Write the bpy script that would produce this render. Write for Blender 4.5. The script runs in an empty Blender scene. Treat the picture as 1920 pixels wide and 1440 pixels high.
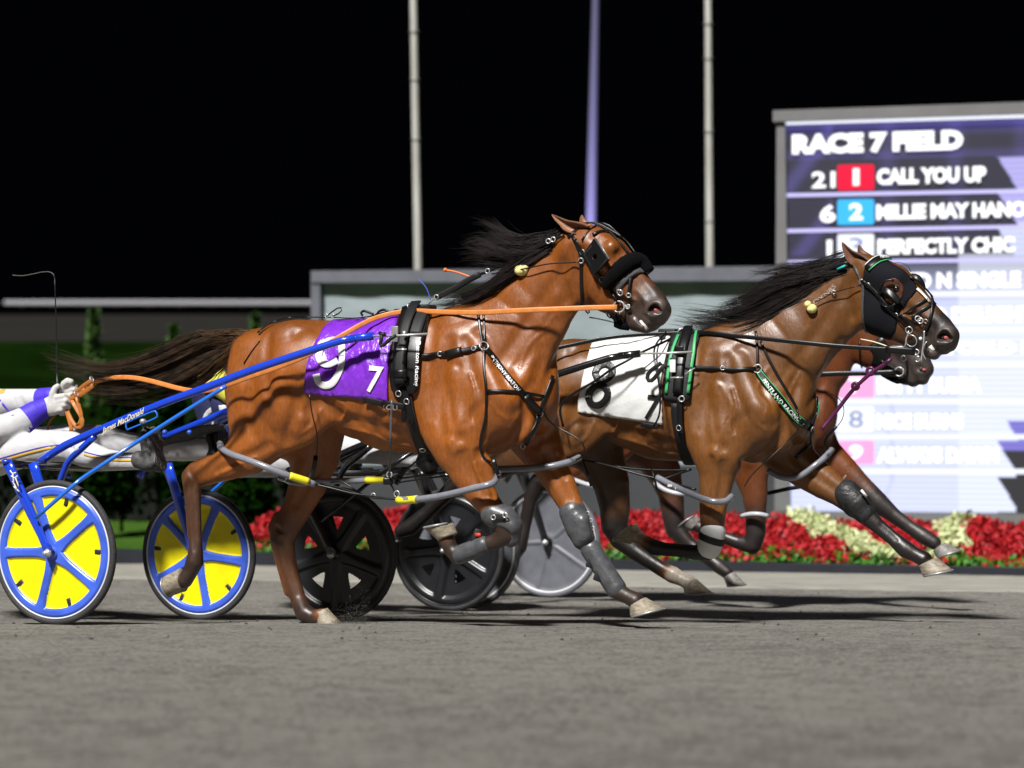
import bpy, bmesh, math, random
import numpy as np
from mathutils import Vector, Matrix
from mathutils.bvhtree import BVHTree
random.seed(7); rng = np.random.default_rng(7)
R = math.radians
SC = bpy.context.scene
COL = SC.collection

# ---------------------------------------------------------------- camera
CAMZ = 1.123; FPX = 4300.0; HY = 740.0
cd = bpy.data.cameras.new('camera'); cam = bpy.data.objects.new('camera', cd); COL.objects.link(cam)
cam.location = (0, 0, CAMZ); cam.rotation_euler = (R(90), 0, 0)
cd.sensor_width = 36; cd.lens = FPX/1920*36; cd.shift_y = (HY-720)/1920
cd.clip_end = 500; cd.clip_start = .1
cd.dof.use_dof = True; cd.dof.focus_distance = 11.2; cd.dof.aperture_fstop = 1.7
SC.camera = cam
# ---------------------------------------------------------------- night sky and floodlight
wd = bpy.data.worlds.new('World'); SC.world = wd; wd.use_nodes = True
bg = wd.node_tree.nodes['Background']; bg.inputs[0].default_value = (.45, .5, .8, 1); bg.inputs[1].default_value = .0012
sl = bpy.data.lights.new('floodlight', 'SUN'); sl.energy = 5.0; sl.angle = R(6); sl.color = (1, .975, .94)
sun = bpy.data.objects.new('floodlight', sl); COL.objects.link(sun)
LD = Vector((.27, .58, -.76)).normalized()
sun.rotation_euler = LD.to_track_quat('-Z', 'Y').to_euler()
SC.view_settings.view_transform = 'Standard'; SC.view_settings.look = 'None'
SC.view_settings.exposure = 0.28; SC.view_settings.gamma = 1
SC.cycles.max_bounces = 6; SC.cycles.diffuse_bounces = 3; SC.cycles.glossy_bounces = 3

# ---------------------------------------------------------------- helpers
def ray(px, py): return Vector(((px-960)/FPX, 1, -(py-HY)/FPX))
CO = Vector((0, 0, CAMZ))
def PY(px, py, Y): return CO + ray(px, py)*Y            # point of the picture at depth Y
def gz(Y):                                              # banked track, falling away from the camera
    # slope .079 between 11 and 12.6, easing to 0 in front and .03 behind
    def seg(a, b): return max(0, min(Y, b)-a)
    z = 0
    if Y < 11.2:
        z = .079*(11.2-Y) if Y > 9.5 else .079*1.7 + .05*(9.5-max(Y, 3))
        return z*.75
    z -= .079*seg(11.2, 12.6); z -= .03*seg(12.6, 40)
    return z

class Frame:
    """upright plane of travel: u forward, v away from the camera"""
    def __init__(s, X, Y, a=24.0):
        s.a = R(a); s.u = Vector((math.cos(s.a), -math.sin(s.a), 0)); s.v = Vector((math.sin(s.a), math.cos(s.a), 0))
        s.O = Vector((X, Y, gz(Y)))
    def px(s, px, py, w=0.0):
        d = ray(px, py); t = (-w + (s.O-CO).dot(s.v))/d.dot(s.v); return CO + d*t
    def loc(s, p): q = p-s.O; return (q.dot(s.u), q.dot(s.v), q.z)
    def wld(s, l): return s.O + s.u*l[0] + s.v*l[1] + Vector((0, 0, l[2]))
    def mat(s): 
        m = Matrix.Rotation(-s.a, 4, 'Z'); m.translation = s.O; return m
F9 = Frame(-1.96, 11.78); F8 = Frame(-.646, 12.68); FC = Frame(-.02, 14.10)

def tag(o, label=None, cat=None, group=None, kind=None):
    if label: o['label'] = label
    if cat: o['category'] = cat
    if group: o['group'] = group
    if kind: o['kind'] = kind
    return o
INV = {}
def empty(name, mat, label, cat, group=None):
    o = bpy.data.objects.new(name, None); COL.objects.link(o); o.matrix_world = mat; o.empty_display_size = .1
    INV[o] = mat.inverted(); tag(o, label, cat, group); return o
def link(name, V, F, mat, parent=None, smooth=True, mats=None, fm=None, uv=None):
    me = bpy.data.meshes.new(name)
    if parent is not None:
        iv = INV[parent]
        A = np.array([tuple(v) for v in V], dtype=float).reshape(-1, 3)
        M = np.array(iv); A = A@M[:3, :3].T + M[:3, 3]
        me.from_pydata(A.tolist(), [], F)
    else: me.from_pydata([tuple(v) for v in V], [], F)
    o = bpy.data.objects.new(name, me); COL.objects.link(o)
    for m in (mats or [mat]): me.materials.append(m)
    if fm is not None: me.polygons.foreach_set('material_index', fm)
    if smooth: me.polygons.foreach_set('use_smooth', [True]*len(me.polygons))
    if parent is not None: o.parent = parent; INV[o] = INV[parent]
    me.update(); return o
class MB:
    def __init__(s): s.V = []; s.F = []; s.M = []
    def add(s, V, F, m=0):
        b = len(s.V); s.V += [Vector(v) for v in V]; s.F += [[i+b for i in f] for f in F]; s.M += [m]*len(F); return s
    def build(s, name, mat, parent=None, smooth=True, mats=None):
        return link(name, s.V, s.F, mat, parent, smooth, mats, s.M)
def crom(P, step):
    P = [Vector(p) for p in P]
    if len(P) < 3:
        n = max(1, int((P[1]-P[0]).length/step)); return [P[0].lerp(P[1], i/n) for i in range(n+1)]
    out = []
    Q = [P[0]*2-P[1]] + P + [P[-1]*2-P[-2]]
    for i in range(1, len(Q)-2):
        a, b, c, d = Q[i-1:i+3]; n = max(1, int((c-b).length/step))
        for j in range(n):
            t = j/n; out.append(.5*((2*b)+(c-a)*t+(2*a-5*b+4*c-d)*t*t+(3*b-a-3*c+d)*t**3))
    out.append(P[-1]); return out
def tube(P, r, n=10, mb=None, cap=True, m=0, flat=1.0, up=None):
    mb = mb or MB(); P = [Vector(p) for p in P]; N = len(P)
    rs = r if hasattr(r, '__len__') else [r]*N
    V = []; prev = None
    for i in range(N):
        t = (P[min(i+1, N-1)]-P[max(i-1, 0)])
        if t.length < 1e-9: t = Vector((1, 0, 0))
        t.normalize()
        if prev is None:
            a = Vector(up) if up else (Vector((0, 0, 1)) if abs(t.z) < .9 else Vector((1, 0, 0)))
        else: a = prev
        a = a-t*a.dot(t); a.normalize(); b = t.cross(a); prev = a
        for k in range(n):
            an = 2*math.pi*k/n; V.append(P[i]+(a*math.cos(an)*flat+b*math.sin(an))*rs[i])
    Fc = [[i*n+k, i*n+(k+1) % n, (i+1)*n+(k+1) % n, (i+1)*n+k] for i in range(N-1) for k in range(n)]
    if cap: Fc += [list(range(n))[::-1], [(N-1)*n+k for k in range(n)]]
    return mb.add(V, Fc, m)
def box(c, s, rot=None, mb=None, m=0, bev=0):
    mb = mb or MB(); c = Vector(c); h = [x/2 for x in s]
    bm = bmesh.new(); bmesh.ops.create_cube(bm, size=1)
    for v in bm.verts: v.co = Vector((v.co.x*s[0], v.co.y*s[1], v.co.z*s[2]))
    if bev: bmesh.ops.bevel(bm, geom=list(bm.edges), offset=bev, segments=2, affect='EDGES', profile=.6)
    V = [(rot @ v.co if rot else v.co)+c for v in bm.verts]
    bm.verts.index_update(); Fc = [[v.index for v in f.verts] for f in bm.faces]; bm.free()
    return mb.add(V, Fc, m)
def ribbon(P, Nn, w, th=.003, mb=None, m=0):
    """flat strap with rounded edges following P, face normal Nn"""
    mb = mb or MB(); V = []; n = len(P); ws = w if hasattr(w, '__len__') else [w]*n
    prof = [(-.5, 0), (-.46, .8), (-.2, 1), (.2, 1), (.46, .8), (.5, 0), (.4, -.4), (-.4, -.4)]
    for i in range(n):
        t = (P[min(i+1, n-1)]-P[max(i-1, 0)]).normalized(); N = Nn[i]-t*Nn[i].dot(t)
        N = N.normalized() if N.length > 1e-6 else Vector((0, 0, 1)); s = t.cross(N)
        for a, b in prof: V.append(P[i]+s*a*ws[i]+N*b*th)
    k = len(prof)
    Fc = [[i*k+j, i*k+(j+1) % k, (i+1)*k+(j+1) % k, (i+1)*k+j] for i in range(n-1) for j in range(k)]
    Fc += [list(range(k))[::-1], [(n-1)*k+j for j in range(k)]]
    return mb.add(V, Fc, m)
def ring(c, r, tr, ax, mb=None, n=24, k=8, a0=0, a1=360):
    ax = Vector(ax).normalized(); a = ax.orthogonal().normalized(); b = ax.cross(a)
    P = [Vector(c)+(a*math.cos(R(a0+(a1-a0)*i/n))+b*math.sin(R(a0+(a1-a0)*i/n)))*r for i in range(n+1)]
    return tube(P, tr, k, mb, cap=True, up=ax)
def sph(c, r, mb=None, n=14, sc=(1, 1, 1)):
    mb = mb or MB(); V = []; c = Vector(c)
    for i in range(n+1):
        for j in range(2*n):
            t = math.pi*i/n; p = math.pi*j/n
            V.append(c+Vector((r*sc[0]*math.sin(t)*math.cos(p), r*sc[1]*math.sin(t)*math.sin(p), r*sc[2]*math.cos(t))))
    Fc = [[i*2*n+j, (i+1)*2*n+j, (i+1)*2*n+(j+1) % (2*n), i*2*n+(j+1) % (2*n)] for i in range(n) for j in range(2*n)]
    return mb.add(V, Fc)

# ---------------------------------------------------------------- materials
def mat(name, col, rough=.5, metal=0, noise=0, nscale=20, bump=0, bscale=60, coat=0, spec=.5, emit=None, es=0, sheen=0, stretch=None, attr=None, col2=None, alpha=1, trans=0, bdist=.01):
    m = bpy.data.materials.new(name); m.use_nodes = True; nt = m.node_tree; b = nt.nodes['Principled BSDF']
    def S(k, v):
        if k in b.inputs: b.inputs[k].default_value = v
    S('Base Color', (*col, 1)); S('Roughness', rough); S('Metallic', metal); S('Coat Weight', coat); S('Specular IOR Level', spec)
    S('Coat Roughness', .25); S('Sheen Weight', sheen); S('Alpha', alpha); S('Transmission Weight', trans)
    if emit: S('Emission Color', (*emit, 1)); S('Emission Strength', es)
    tc = nt.nodes.new('ShaderNodeTexCoord'); vec = tc.outputs['Object']
    if stretch:
        mp = nt.nodes.new('ShaderNodeMapping'); mp.inputs['Scale'].default_value = stretch; nt.links.new(vec, mp.inputs[0]); vec = mp.outputs[0]
    src = None
    if attr:
        at = nt.nodes.new('ShaderNodeAttribute'); at.attribute_name = attr; src = at.outputs['Color']
    if noise or col2:
        n = nt.nodes.new('ShaderNodeTexNoise'); n.inputs['Scale'].default_value = nscale; n.inputs['Detail'].default_value = 6; nt.links.new(vec, n.inputs[0])
        if col2:
            mx = nt.nodes.new('ShaderNodeMix'); mx.data_type = 'RGBA'; mx.inputs[6].default_value = (*col, 1); mx.inputs[7].default_value = (*col2, 1)
            cr = nt.nodes.new('ShaderNodeMapRange'); cr.inputs[1].default_value = .35; cr.inputs[2].default_value = .65
            nt.links.new(n.outputs[0], cr.inputs[0]); nt.links.new(cr.outputs[0], mx.inputs[0]); src = mx.outputs[2]
        if noise:
            mr = nt.nodes.new('ShaderNodeMapRange'); mr.inputs[1].default_value = .25; mr.inputs[2].default_value = .75; mr.inputs[3].default_value = 1-noise; mr.inputs[4].default_value = 1+noise
            nt.links.new(n.outputs[0], mr.inputs[0])
            mm = nt.nodes.new('ShaderNodeVectorMath'); mm.operation = 'SCALE'; nt.links.new(mr.outputs[0], mm.inputs['Scale'])
            if src: nt.links.new(src, mm.inputs[0])
            else: mm.inputs[0].default_value = col
            src = mm.outputs[0]
    if src: nt.links.new(src, b.inputs['Base Color'])
    if bump:
        n2 = nt.nodes.new('ShaderNodeTexNoise'); n2.inputs['Scale'].default_value = bscale; n2.inputs['Detail'].default_value = 5; nt.links.new(vec, n2.inputs[0])
        bp = nt.nodes.new('ShaderNodeBump'); bp.inputs['Strength'].default_value = bump; bp.inputs['Distance'].default_value = bdist
        nt.links.new(n2.outputs[0], bp.inputs['Height']); nt.links.new(bp.outputs[0], b.inputs['Normal'])
    return m
def emis(name, col, s=1):
    return mat(name, (0, 0, 0), 1, emit=col, es=s, spec=0)
M = dict(
 leather=mat('black_leather', (.006, .006, .007), .36, bump=.15, bscale=300, bdist=.002),
 nylon=mat('black_nylon', (.009, .009, .011), .6, bump=.25, bscale=500, bdist=.001),
 fluff=mat('black_fleece', (.0035, .0035, .0045), 1, bump=1, bscale=260, spec=.15, bdist=.008),
 chrome=mat('chrome', (.62, .62, .62), .32, .55),
 steel=mat('steel', (.38, .38, .38), .4, .5),
 orange=mat('orange_rein', (.72, .25, .06), .45, noise=.15, nscale=40),
 tan=mat('tan_rein', (.5, .17, .03), .45, noise=.25, nscale=30),
 purple=mat('purple_vinyl', (.21, .032, .58), .3, noise=.12, nscale=12, bump=.9, bscale=13, coat=.4, bdist=.025, stretch=(1.6, 1, .8)),
 whitecloth=mat('white_vinyl', (.80, .81, .80), .45, noise=.03, nscale=8, bump=.25, bscale=14, bdist=.02),
 numwhite=mat('white_numeral', (.85, .85, .85), .45, noise=.04, nscale=30),
 numblack=mat('black_numeral', (.012, .012, .013), .35, noise=.3, nscale=60, bump=.4, bscale=70),
 green=mat('green_trim', (.05, .42, .14), .45),
 hobble=mat('grey_hobble', (.22, .23, .27), .22, coat=.6, noise=.15, nscale=25),
 hobbleclear=mat('pale_hobble', (.5, .52, .55), .25, coat=.5),
 yellow=mat('yellow_tape', (.85, .75, .03), .4, noise=.08, nscale=50),
 boot=mat('grey_boot', (.075, .078, .085), .38, noise=.35, nscale=30, bump=.25, bscale=60, coat=.2),
 bootblack=mat('black_boot', (.02, .02, .022), .45, noise=.6, nscale=18, bump=.5, bscale=50),
 bootwhite=mat('white_boot', (.8, .8, .8), .5),
 hoof=mat('pale_hoof', (.36, .31, .23), .5, col2=(.2, .17, .13), nscale=38, bump=.3, bscale=60, stretch=(1, 1, 2)),
 hoofg=mat('grey_hoof', (.28, .26, .24), .45, col2=(.16, .15, .14), nscale=40, bump=.3, bscale=60),
 plug=mat('yellow_plug', (.8, .74, .3), .8, noise=.15, nscale=60, bump=.4, bscale=60),
 bluepaint=mat('blue_paint', (.012, .06, .62), .16, coat=.9, noise=.05, nscale=30),
 bluelight=mat('light_blue_paint', (.02, .17, .75), .2, coat=.8),
 bluedark=mat('dark_blue_paint', (.008, .025, .30), .3, coat=.4, noise=.3, nscale=20),
 bluewheel=mat('blue_wheel', (.055, .13, .68), .35, noise=.28, nscale=8, coat=.2),
 yellowwheel=mat('yellow_disc', (.93, .80, .0), .45, noise=.13, nscale=9, bump=.2, bscale=30),
 slot=mat('slot_dark', (.02, .022, .03), .6),
 tyre=mat('tyre_rubber', (.035, .035, .037), .7, noise=.4, nscale=12, bump=.3, bscale=90),
 whiteline=mat('white_rim_line', (.75, .76, .78), .35),
 carbon=mat('black_wheel', (.013, .014, .017), .4, noise=.25, nscale=14, coat=.3),
 greywheel=mat('grey_wheel', (.135, .14, .165), .45, noise=.2, nscale=14),
 blackpaint=mat('black_paint', (.01, .01, .012), .15, coat=.8),
 suit=mat('white_suit', (.58, .58, .60), .8, noise=.04, nscale=6, bump=.5, bscale=14, bdist=.015, sheen=.2),
 suitpurple=mat('purple_cuff', (.07, .035, .62), .6, noise=.1, nscale=20, bump=.4, bscale=30, bdist=.01),
 suitgold=mat('gold_piping', (.75, .45, .06), .6),
 navy=mat('navy_silks', (.018, .022, .085), .7, bump=.5, bscale=16, bdist=.012),
 silkyellow=mat('yellow_silks', (.75, .68, .08), .7, bump=.4, bscale=16),
 glove=mat('white_glove', (.58, .57, .55), .75, noise=.08, nscale=50, bump=.35, bscale=60, bdist=.004),
 shoe=mat('boot_rubber', (.07, .07, .07), .6, noise=.4, nscale=30, bump=.4, bscale=60),
 script=mat('gold_lettering', (.85, .78, .5), .5),
 whip=mat('whip', (.012, .012, .014), .4),
 red=mat('red_flag', (.75, .04, .02), .5),
 cream=mat('cream', (.7, .68, .62), .5),
 pink=mat('pink_nostril', (.50, .10, .10), .4),
 nosedark=mat('nostril_dark', (.02, .012, .012), .5),
 eye=mat('eye', (.008, .004, .002), .05, coat=1),
 skin=mat('skin', (.55, .3, .2), .5),
 cyan=mat('cyan_tape', (.02, .5, .55), .5),
 magenta=mat('plum_strap', (.09, .012, .06), .35),
)
# ---------------------------------------------------------------- body surfaces: smooth blend of tapered limbs, meshed with surface nets
def smin(a, b, k):
    h = np.maximum(k-np.abs(a-b), 0)/k; return np.minimum(a, b)-h*h*k*.25
class Blob:
    def __init__(s, fr, vox): s.fr = fr; s.vox = vox; s.ch = []
    def chain(s, st, k=.04, sign=1, px=True, sub=1, nocol=False):
        """st: (px, py, r_px, w, flat, tone)"""
        L = []
        for q in st:
            a = list(q)+[None]*(6-len(q))
            if px:
                P = s.fr.px(a[0], a[1], a[3] or 0); r = a[2]*P.y/FPX; l = s.fr.loc(P)
            else: l = (a[0], -(a[3] or 0), a[1]); r = a[2]
            L.append((l[0], l[1], l[2], r, a[4] if a[4] is not None else 1.0, a[5] or 0.0))
        s.ch.append((np.array(L, float), k, sign, nocol)); return s
    @staticmethod
    def seg(X, Y, Z, A, B):
        kk = (A[4]+B[4])/2
        dx, dy, dz = B[0]-A[0], (B[1]-A[1])/kk, B[2]-A[2]; L2 = dx*dx+dy*dy+dz*dz+1e-12
        px, py, pz = X-A[0], (Y-A[1])/kk, Z-A[2]
        h = np.clip((px*dx+py*dy+pz*dz)/L2, 0, 1)
        k = A[4]+(B[4]-A[4])*h
        qx = X-A[0]-(B[0]-A[0])*h; qy = (Y-A[1]-(B[1]-A[1])*h)/k; qz = Z-A[2]-(B[2]-A[2])*h
        d = np.sqrt(qx*qx+qy*qy+qz*qz)-(A[3]+(B[3]-A[3])*h)
        return d*np.minimum(1, .35+.65*k), h
    def field(s, X, Y, Z, L):
        D = None
        if len(L) == 1: L = np.vstack([L, L+np.array([1e-4, 0, 0, 0, 0, 0])])
        for A, B in zip(L[:-1], L[1:]):
            d, _ = s.seg(X, Y, Z, A, B); D = d if D is None else np.minimum(D, d)
        return D
    def etch(s, lines, T=lambda x, y: (x, y)):
        """muscle grooves (+) and ridges, veins (-) laid on the rough body surface: (points, r_px, depth_m)"""
        v = s.vox; s.vox = .02; V, F = s.mesh(0); s.vox = v
        u, w = np.array(s.fr.u), np.array(s.fr.v); W = np.array(s.fr.O)+V[:, :1]*u+V[:, 1:2]*w+V[:, 2:3]*np.array([0, 0, 1.])
        b = BVHTree.FromPolygons([Vector(p) for p in W], F.tolist())
        for pts, r, dep in lines:
            L = []
            C = crom([(*T(p[0], p[1]), 0) for p in pts], 12); n = len(C)
            for i, p in enumerate(C):
                h = b.ray_cast(CO, ray(p.x, p.y).normalized())
                if h[0] is None: continue
                e = math.sin(math.pi*(i+.6)/(n+.2))**.5; rm = r*h[0].y/FPX; dd = abs(dep)*e*(.8 if r > 5 else .9)
                q = h[0]+h[1]*(rm-dd) if dep > 0 else h[0]-h[1]*(rm-dd)
                l = s.fr.loc(q); L.append((l[0], l[1], l[2], rm, 1.0, 0))
            if len(L) > 1: s.ch.append((np.array(L, float), .03 if r > 5 else .012, -1 if dep > 0 else 1, True))
    def mesh(s, smooth=2):
        al = np.vstack([c[0] for c in s.ch if c[2] > 0]); rr = (al[:, 3]*np.maximum(1, al[:, 4])).max()
        lo = (al[:, :3]-al[:, 3:4]*np.maximum(1, al[:, 4:5])).min(0)-.03; hi = (al[:, :3]+al[:, 3:4]*np.maximum(1, al[:, 4:5])).max(0)+.03
        v = s.vox; n = np.ceil((hi-lo)/v).astype(int)+1
        ax = [(lo[i]+np.arange(n[i])*v).astype(np.float32) for i in range(3)]
        D = np.full(n, .3, np.float32)
        for L, k, sign, _ in s.ch:
            rm = L[:, 3:4]*np.maximum(1, L[:, 4:5])+k+.02
            a = np.maximum(0, np.floor(((L[:, :3]-rm).min(0)-lo)/v).astype(int)); b = np.minimum(n, np.ceil(((L[:, :3]+rm).max(0)-lo)/v).astype(int)+1)
            if (b <= a).any(): continue
            sl = tuple(slice(a[i], b[i]) for i in range(3))
            G = np.meshgrid(*[ax[i][sl[i]] for i in range(3)], indexing='ij', sparse=True)
            d = s.field(*G, L)
            D[sl] = smin(D[sl], d, k) if sign > 0 else -smin(-D[sl], d, k)
        V, F = nets(D, lo, v)
        V = relax(V, F, smooth); s.V = V
        return V, F
    def tones(s, V):
        X, Y, Z = V[:, 0], V[:, 1], V[:, 2]; num = np.zeros(len(V)); den = np.zeros(len(V))+1e-9
        for L, k, sign, nc in s.ch:
            if sign < 0 or nc: continue
            if len(L) == 1: L = np.vstack([L, L+np.array([1e-4, 0, 0, 0, 0, 0])])
            for A, B in zip(L[:-1], L[1:]):
                d, h = s.seg(X, Y, Z, A, B); wt = np.exp(-np.maximum(d, -.02)/.009)
                num += wt*(A[5]+(B[5]-A[5])*h); den += wt
        return num/den
def nets(D, lo, v):
    S = D < 0; n = D.shape
    cnt = np.zeros(tuple(m-1 for m in n), np.uint8)
    for i in (0, 1):
        for j in (0, 1):
            for k in (0, 1): cnt += S[i:n[0]-1+i, j:n[1]-1+j, k:n[2]-1+k]
    cell = (cnt > 0) & (cnt < 8); idx = np.argwhere(cell); I = np.full(cell.shape, -1, np.int64); I[cell] = np.arange(len(idx))
    acc = np.zeros((len(idx), 3)); c = np.zeros(len(idx))
    corners = [(i, j, k) for i in (0, 1) for j in (0, 1) for k in (0, 1)]
    val = {q: D[idx[:, 0]+q[0], idx[:, 1]+q[1], idx[:, 2]+q[2]].astype(float) for q in corners}
    for a in corners:
        for axn in range(3):
            if a[axn] == 0:
                b = list(a); b[axn] = 1; b = tuple(b); A, B = val[a], val[b]; m = (A < 0) != (B < 0)
                t = np.where(m, A/np.where(m, A-B, 1), 0)
                p = np.repeat(np.array(a, float)[None], len(idx), 0); p[:, axn] += t
                acc[m] += p[m]; c[m] += 1
    V = lo+(idx+acc/c[:, None])*v
    F = []
    for axn in range(3):
        o = [x for x in range(3) if x != axn]
        A = S; sa = [slice(None)]*3; sb = [slice(None)]*3; sa[axn] = slice(0, n[axn]-1); sb[axn] = slice(1, n[axn])
        m = A[tuple(sa)] != A[tuple(sb)]
        e = np.argwhere(m); ok = (e[:, o[0]] > 0) & (e[:, o[1]] > 0) & (e[:, o[0]] < n[o[0]]-1) & (e[:, o[1]] < n[o[1]]-1); e = e[ok]
        ins = S[e[:, 0], e[:, 1], e[:, 2]]
        def cidx(d0, d1):
            q = e.copy(); q[:, o[0]] -= d0; q[:, o[1]] -= d1; return I[q[:, 0], q[:, 1], q[:, 2]]
        Q = np.stack([cidx(0, 0), cidx(1, 0), cidx(1, 1), cidx(0, 1)], 1)
        flip = ins if axn != 1 else ~ins
        Q[~flip] = Q[~flip][:, ::-1]
        F.append(Q)
    F = np.vstack(F); F = F[(F >= 0).all(1)]
    return V, F
def relax(V, F, it):
    E = np.vstack([F[:, [0, 1]], F[:, [1, 2]], F[:, [2, 3]], F[:, [3, 0]]]); E = np.vstack([E, E[:, ::-1]])
    cnt = np.bincount(E[:, 0], minlength=len(V))[:, None]+1e-9
    for i in range(it):
        for lam in (.5, -.52):
            A = np.stack([np.bincount(E[:, 0], weights=V[E[:, 1], c], minlength=len(V)) for c in range(3)], 1)/cnt
            V = V+(A-V)*lam
    return V
def blob_obj(name, bl, root, material, colfn=None, smooth=2, noise=0, keep=True):
    V, F = bl.mesh(smooth); LV = V
    if root is not None:
        T = np.array(INV[root] @ bl.fr.mat()); LV = V@T[:3, :3].T+T[:3, 3]
    me = bpy.data.meshes.new(name)
    me.vertices.add(len(V)); me.vertices.foreach_set('co', LV.ravel()); me.loops.add(F.size); me.loops.foreach_set('vertex_index', F.ravel().astype(np.int32))
    me.polygons.add(len(F)); me.polygons.foreach_set('loop_start', np.arange(0, F.size, 4, dtype=np.int32)); me.polygons.foreach_set('loop_total', np.full(len(F), 4, np.int32))
    me.update(calc_edges=True); me.validate(); me.polygons.foreach_set('use_smooth', [True]*len(me.polygons))
    if colfn is not None:
        c = colfn(V, bl.tones(V)); at = me.color_attributes.new('coat', 'FLOAT_COLOR', 'POINT')
        at.data.foreach_set('color', np.hstack([c, np.ones((len(c), 1))]).ravel())
    me.materials.append(material)
    o = bpy.data.objects.new(name, me); COL.objects.link(o)
    if root is not None: o.parent = root; INV[o] = INV[root]
    # world-space tree for laying tack onto the body
    fr = bl.fr; W = np.array([fr.O+Vector((0, 0, 0))])
    u, v = np.array(fr.u), np.array(fr.v); WV = np.array(fr.O)+V[:, :1]*u+V[:, 1:2]*v+V[:, 2:3]*np.array([0, 0, 1.])
    o_bvh = BVHTree.FromPolygons([Vector(p) for p in WV], F.tolist())
    return o, o_bvh
class Surf:
    def __init__(s, bvh, fr): s.b = bvh; s.fr = fr
    def hit(s, px, py, lift=.004, w0=0):
        d = ray(px, py).normalized(); h = s.b.ray_cast(CO, d)
        if h[0] is None:
            h = s.b.find_nearest(s.fr.px(px, py, w0))
        n = h[1]
        if n.dot(d) > 0 and False: n = -n
        return h[0]+n*lift, n
    def path(s, pts, lift=.004, step=7, w0=0, smooth=2):
        P2 = crom([(p[0], p[1], 0) for p in pts], step); H = [s.hit(p.x, p.y, lift, w0) for p in P2]
        P = [h[0] for h in H]; N = [h[1] for h in H]
        for _ in range(smooth):
            P = [P[0]]+[(P[i-1]+P[i]*2+P[i+1])/4 for i in range(1, len(P)-1)]+[P[-1]]
            N = [N[0]]+[((N[i-1]+N[i]*2+N[i+1])/4).normalized() for i in range(1, len(N)-1)]+[N[-1]]
        return P, N
    def strap(s, name, pts, w, m, parent, lift=.004, th=.003, w0=0, mb=None):
        P, N = s.path(pts, lift, w0=w0); mbx = ribbon(P, N, w, th, mb)
        return mbx if mb is not None else mbx.build(name, m, parent)
    def patch(s, name, poly, m, parent, lift=.006, step=9, thick=.003, wr=0, w0=0, flatten=0):
        """cloth of the traced outline laid on the body, with real thickness"""
        bm = bmesh.new(); vs = [bm.verts.new((p[0], p[1], 0)) for p in poly]; bm.faces.new(vs)
        for _ in range(40):
            E = [e for e in bm.edges if e.calc_length() > step*1.6]
            if not E: break
            bmesh.ops.triangulate(bm, faces=[f for f in bm.faces if len(f.verts) > 3])
            E = [e for e in bm.edges if e.calc_length() > step*1.6]
            if not E: break
            bmesh.ops.subdivide_edges(bm, edges=E, cuts=1)
        bmesh.ops.triangulate(bm, faces=bm.faces[:])
        V = []
        bm.verts.index_update()
        for v in bm.verts:
            x, y = v.co.x, v.co.y; l = lift
            if wr: l += wr*(.5+.5*math.sin(x*.21+2.2*math.sin(y*.05)))*(.4+.6*math.sin(y*.037+x*.011)**2)
            V.append(s.hit(x, y, l, w0))
        P = [a[0] for a in V]; N = [a[1] for a in V]; nb = {v.index: [e.other_vert(v).index for e in v.link_edges] for v in bm.verts}
        for _ in range(3+flatten):
            P = [(P[i]*2+sum((P[j] for j in nb[i]), Vector())/len(nb[i])*1)/3 if len(nb[i]) else P[i] for i in range(len(P))] if _ < 2+flatten else P
        Fc = [[v.index for v in f.verts] for f in bm.faces]
        # orient outwards
        n = len(P); be = [(e.verts[0].index, e.verts[1].index) for e in bm.edges if len(e.link_faces) == 1]; bm.free()
        a, b, c = [P[i] for i in Fc[0]]
        if (b-a).cross(c-a).dot(N[Fc[0][0]]) < 0: Fc = [f[::-1] for f in Fc]
        Q = [P[i]-N[i]*thick for i in range(n)]
        F2 = [[i+n for i in f[::-1]] for f in Fc]; F3 = [[i, j, j+n, i+n] for i, j in be]
        return link(name, P+Q, Fc+F2+F3, m, parent)
def text_geo(txt, bold=.0, font_res=3, shear=0, step=None):
    cu = bpy.data.curves.new('t', 'FONT'); cu.body = txt; cu.size = 1; cu.offset = bold; cu.resolution_u = font_res; cu.shear = shear; cu.fill_mode = 'FRONT'
    o = bpy.data.objects.new('t', cu); COL.objects.link(o); dg = bpy.context.evaluated_depsgraph_get(); dg.update()
    me = bpy.data.meshes.new_from_object(o.evaluated_get(dg)); bm = bmesh.new(); bm.from_mesh(me)
    bmesh.ops.triangulate(bm, faces=bm.faces[:]); bmesh.ops.remove_doubles(bm, verts=bm.verts[:], dist=1e-4)
    if step:
        for _ in range(8):
            E = [e for e in bm.edges if e.calc_length() > step]
            if not E: break
            bmesh.ops.subdivide_edges(bm, edges=E, cuts=1); bmesh.ops.triangulate(bm, faces=bm.faces[:])
    bm.verts.index_update(); V = [v.co.copy() for v in bm.verts]; Fc = [[v.index for v in f.verts] for f in bm.faces]; bm.free()
    COL.objects.unlink(o); bpy.data.objects.remove(o); bpy.data.curves.remove(cu); bpy.data.meshes.remove(me)
    x0 = min(v.x for v in V); x1 = max(v.x for v in V); y0 = min(v.y for v in V); y1 = max(v.y for v in V)
    V = [((v.x-x0)/(x1-x0), (v.y-y0)/(y1-y0)) for v in V]
    return V, Fc
def text_on(name, txt, fn, O, Rt, Up, m, parent, bold=0, step=None, shear=0, smooth=False):
    if txt == '1': O = (O[0]+Rt[0]*.28, O[1]+Rt[1]*.28); Rt = (Rt[0]*.45, Rt[1]*.45)
    """text fitted to the parallelogram O, O+Rt, O+Up (picture points) and dropped by fn(px, py) onto a surface"""
    V, Fc = text_geo(txt, bold, step=step, shear=shear)
    P = [fn(O[0]+Rt[0]*x+Up[0]*y, O[1]+Rt[1]*x+Up[1]*y) for x, y in V]
    return link(name, P, Fc, m, parent, smooth)
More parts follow.
